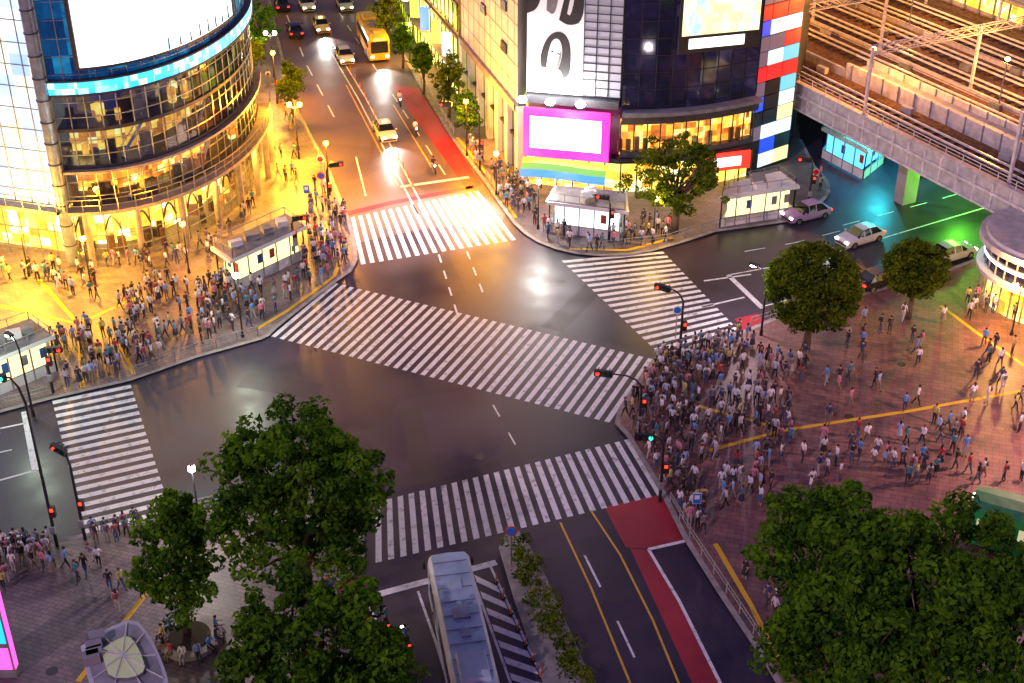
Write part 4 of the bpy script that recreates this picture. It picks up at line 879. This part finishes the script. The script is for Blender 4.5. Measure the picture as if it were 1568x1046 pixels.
sign((474,345),3.4,(.02,.15,.6),'sq'); sign((495,300),3.6,(.7,.02,.02),ring=(.8,.8,.8)); sign((495,312),2.7,(.05,.1,.6),ring=(.7,.03,.03)); sign((783,868),2.6,(.02,.2,.7),ring=(.7,.03,.03),z=.16)
sign((1062,820),2.8,(.02,.2,.6),'sq'); sign((1034,520),2.5,(.02,.2,.6)); sign((510,940),2.3,(.05,.1,.6),ring=(.7,.03,.03)); sign((1244,305),2.6,(.7,.02,.02)); sign((1182,1010),2.4,(.75,.5,.03),'sq',ring=(.1,.1,.1))
def rail(pts,name='guard_rail'):
    p=resample(PL(pts),1.8); m=MB()
    for q in p: m.cyl((*q,H),(*q,H+.85),.045,.045,0,6)
    for a,b in zip(p,p[1:]):
        for z in (.82,.5): m.cyl((*a,H+z),(*b,H+z),.028,.028,0,5)
        for k in range(1,6): c=lerp(a,b,k/6); m.cyl((*c,H+.5),(*c,H+.82),.012,.012,0,4)
    m.obj(name,[mat('rail_paint',(.3,.32,.3),.5)])
for r_ in ([(206,579),(300,543),(395,516)],[(1026,772),(1055,824),(1105,900),(1175,1006)],[(1150,502),(1330,444),(1450,410)],[(745,275),(775,318)],[(890,388),(1020,374),(1100,350)],[(1110,350),(1205,334)],[(498,262),(458,180),(440,118)],[(270,790),(400,762)],[(5,628),(75,609)],[(645,128),(695,208)]): rail(r_)
m=MB()
for i in range(7):
    y=892+i*24; x,y=P(Rx(y)-3,y); m.cyl((x,y,0),(x,y,.03),.16,.16,1,10); m.cyl((x,y,.03),(x,y,.75),.05,.04,0,8); m.cyl((x,y,.45),(x,y,.6),.054,.052,2,8)
for i in range(20):
    t=i/19; x,y=P(500+(640-500)*t,40+(300-40)*t); m.cyl((x,y,0),(x,y,.7),.05,.04,0,8)
m.obj('lane_delineator_posts',[mat('orange_plastic',(.8,.15,.02),.5),M_black,M_whitep])
def motorcycle(px,to):
    m=MB()
    for y in (-.7,.7): m.cyl((-.05,y,.3),(.05,y,.3),.3,.3,0,14)
    m.ell((0,.15,.72),(.16,.34,.17),1); m.box((0,-.4,.72),(.24,.6,.12),0); m.cyl((0,.7,.3),(0,.5,.95),.04,.04,2); m.cyl((-.33,.45,.98),(.33,.45,.98),.02,.02,2); m.box((0,0,.42),(.22,.5,.28),2); m.ell((0,.68,.85),(.1,.08,.1),3); m.box((0,-.72,.72),(.14,.05,.08),4)
    p=P(*px); place(m.mesh('motorcycle',[M_black,mat('moto_paint',(.35,.05,.04),.3),M_steel,MATS['headlamp'],MATS['taillamp']]),'motorcycle',(p[0],p[1],.01),heading(px,to))
    place(SIT,'motorcycle_rider',(p[0],p[1],.30),heading(px,to))
for a,b in (((612,160),(626,190)),((636,205),(650,232)),((622,990),(600,940)),((590,960),(575,925)),((664,262),(676,285))): motorcycle(a,b)
m=MB()
for px,col,w in (((1475,318),(.15,1,.03),2600),((1350,268),(.03,.75,.9),2200),((1560,300),(.35,1,.15),1600)):
    x,y=P(*px); z=4.6; lamp('underpass_lamp_light',(x,y,z-.3),col,w,.3); m.box((x,y,z),(1.4,.3,.14),0)
m.obj('underpass_lamps',[emit('underpass_glow',(.6,1,.8),10)])
# ---------------------------------------------------------------- world & sun
w=bpy.data.worlds.new('World'); scene.world=w; w.use_nodes=True; nt=w.node_tree; bg=nt.nodes['Background']
sk=nt.nodes.new('ShaderNodeTexSky'); sk.sky_type='NISHITA'; sk.sun_disc=False; sk.sun_elevation=math.radians(3); sk.sun_rotation=math.radians(215)
mx=nt.nodes.new('ShaderNodeMix'); mx.data_type='RGBA'; mx.blend_type='MULTIPLY'; mx.inputs['Factor'].default_value=1; mx.inputs['B'].default_value=(.86,.56,1.6,1)
nt.links.new(sk.outputs[0],mx.inputs['A']); nt.links.new(mx.outputs['Result'],bg.inputs[0]); bg.inputs[1].default_value=.16
s=bpy.data.lights.new('sun','SUN'); s.energy=.85; s.angle=math.radians(.5); s.color=(1,.74,.98); so_=bpy.data.objects.new('sun',s); scene.collection.objects.link(so_); so_.rotation_euler=(math.radians(50),0,math.radians(-35))
print('OBJ',len(bpy.data.objects),'people',len(pos))
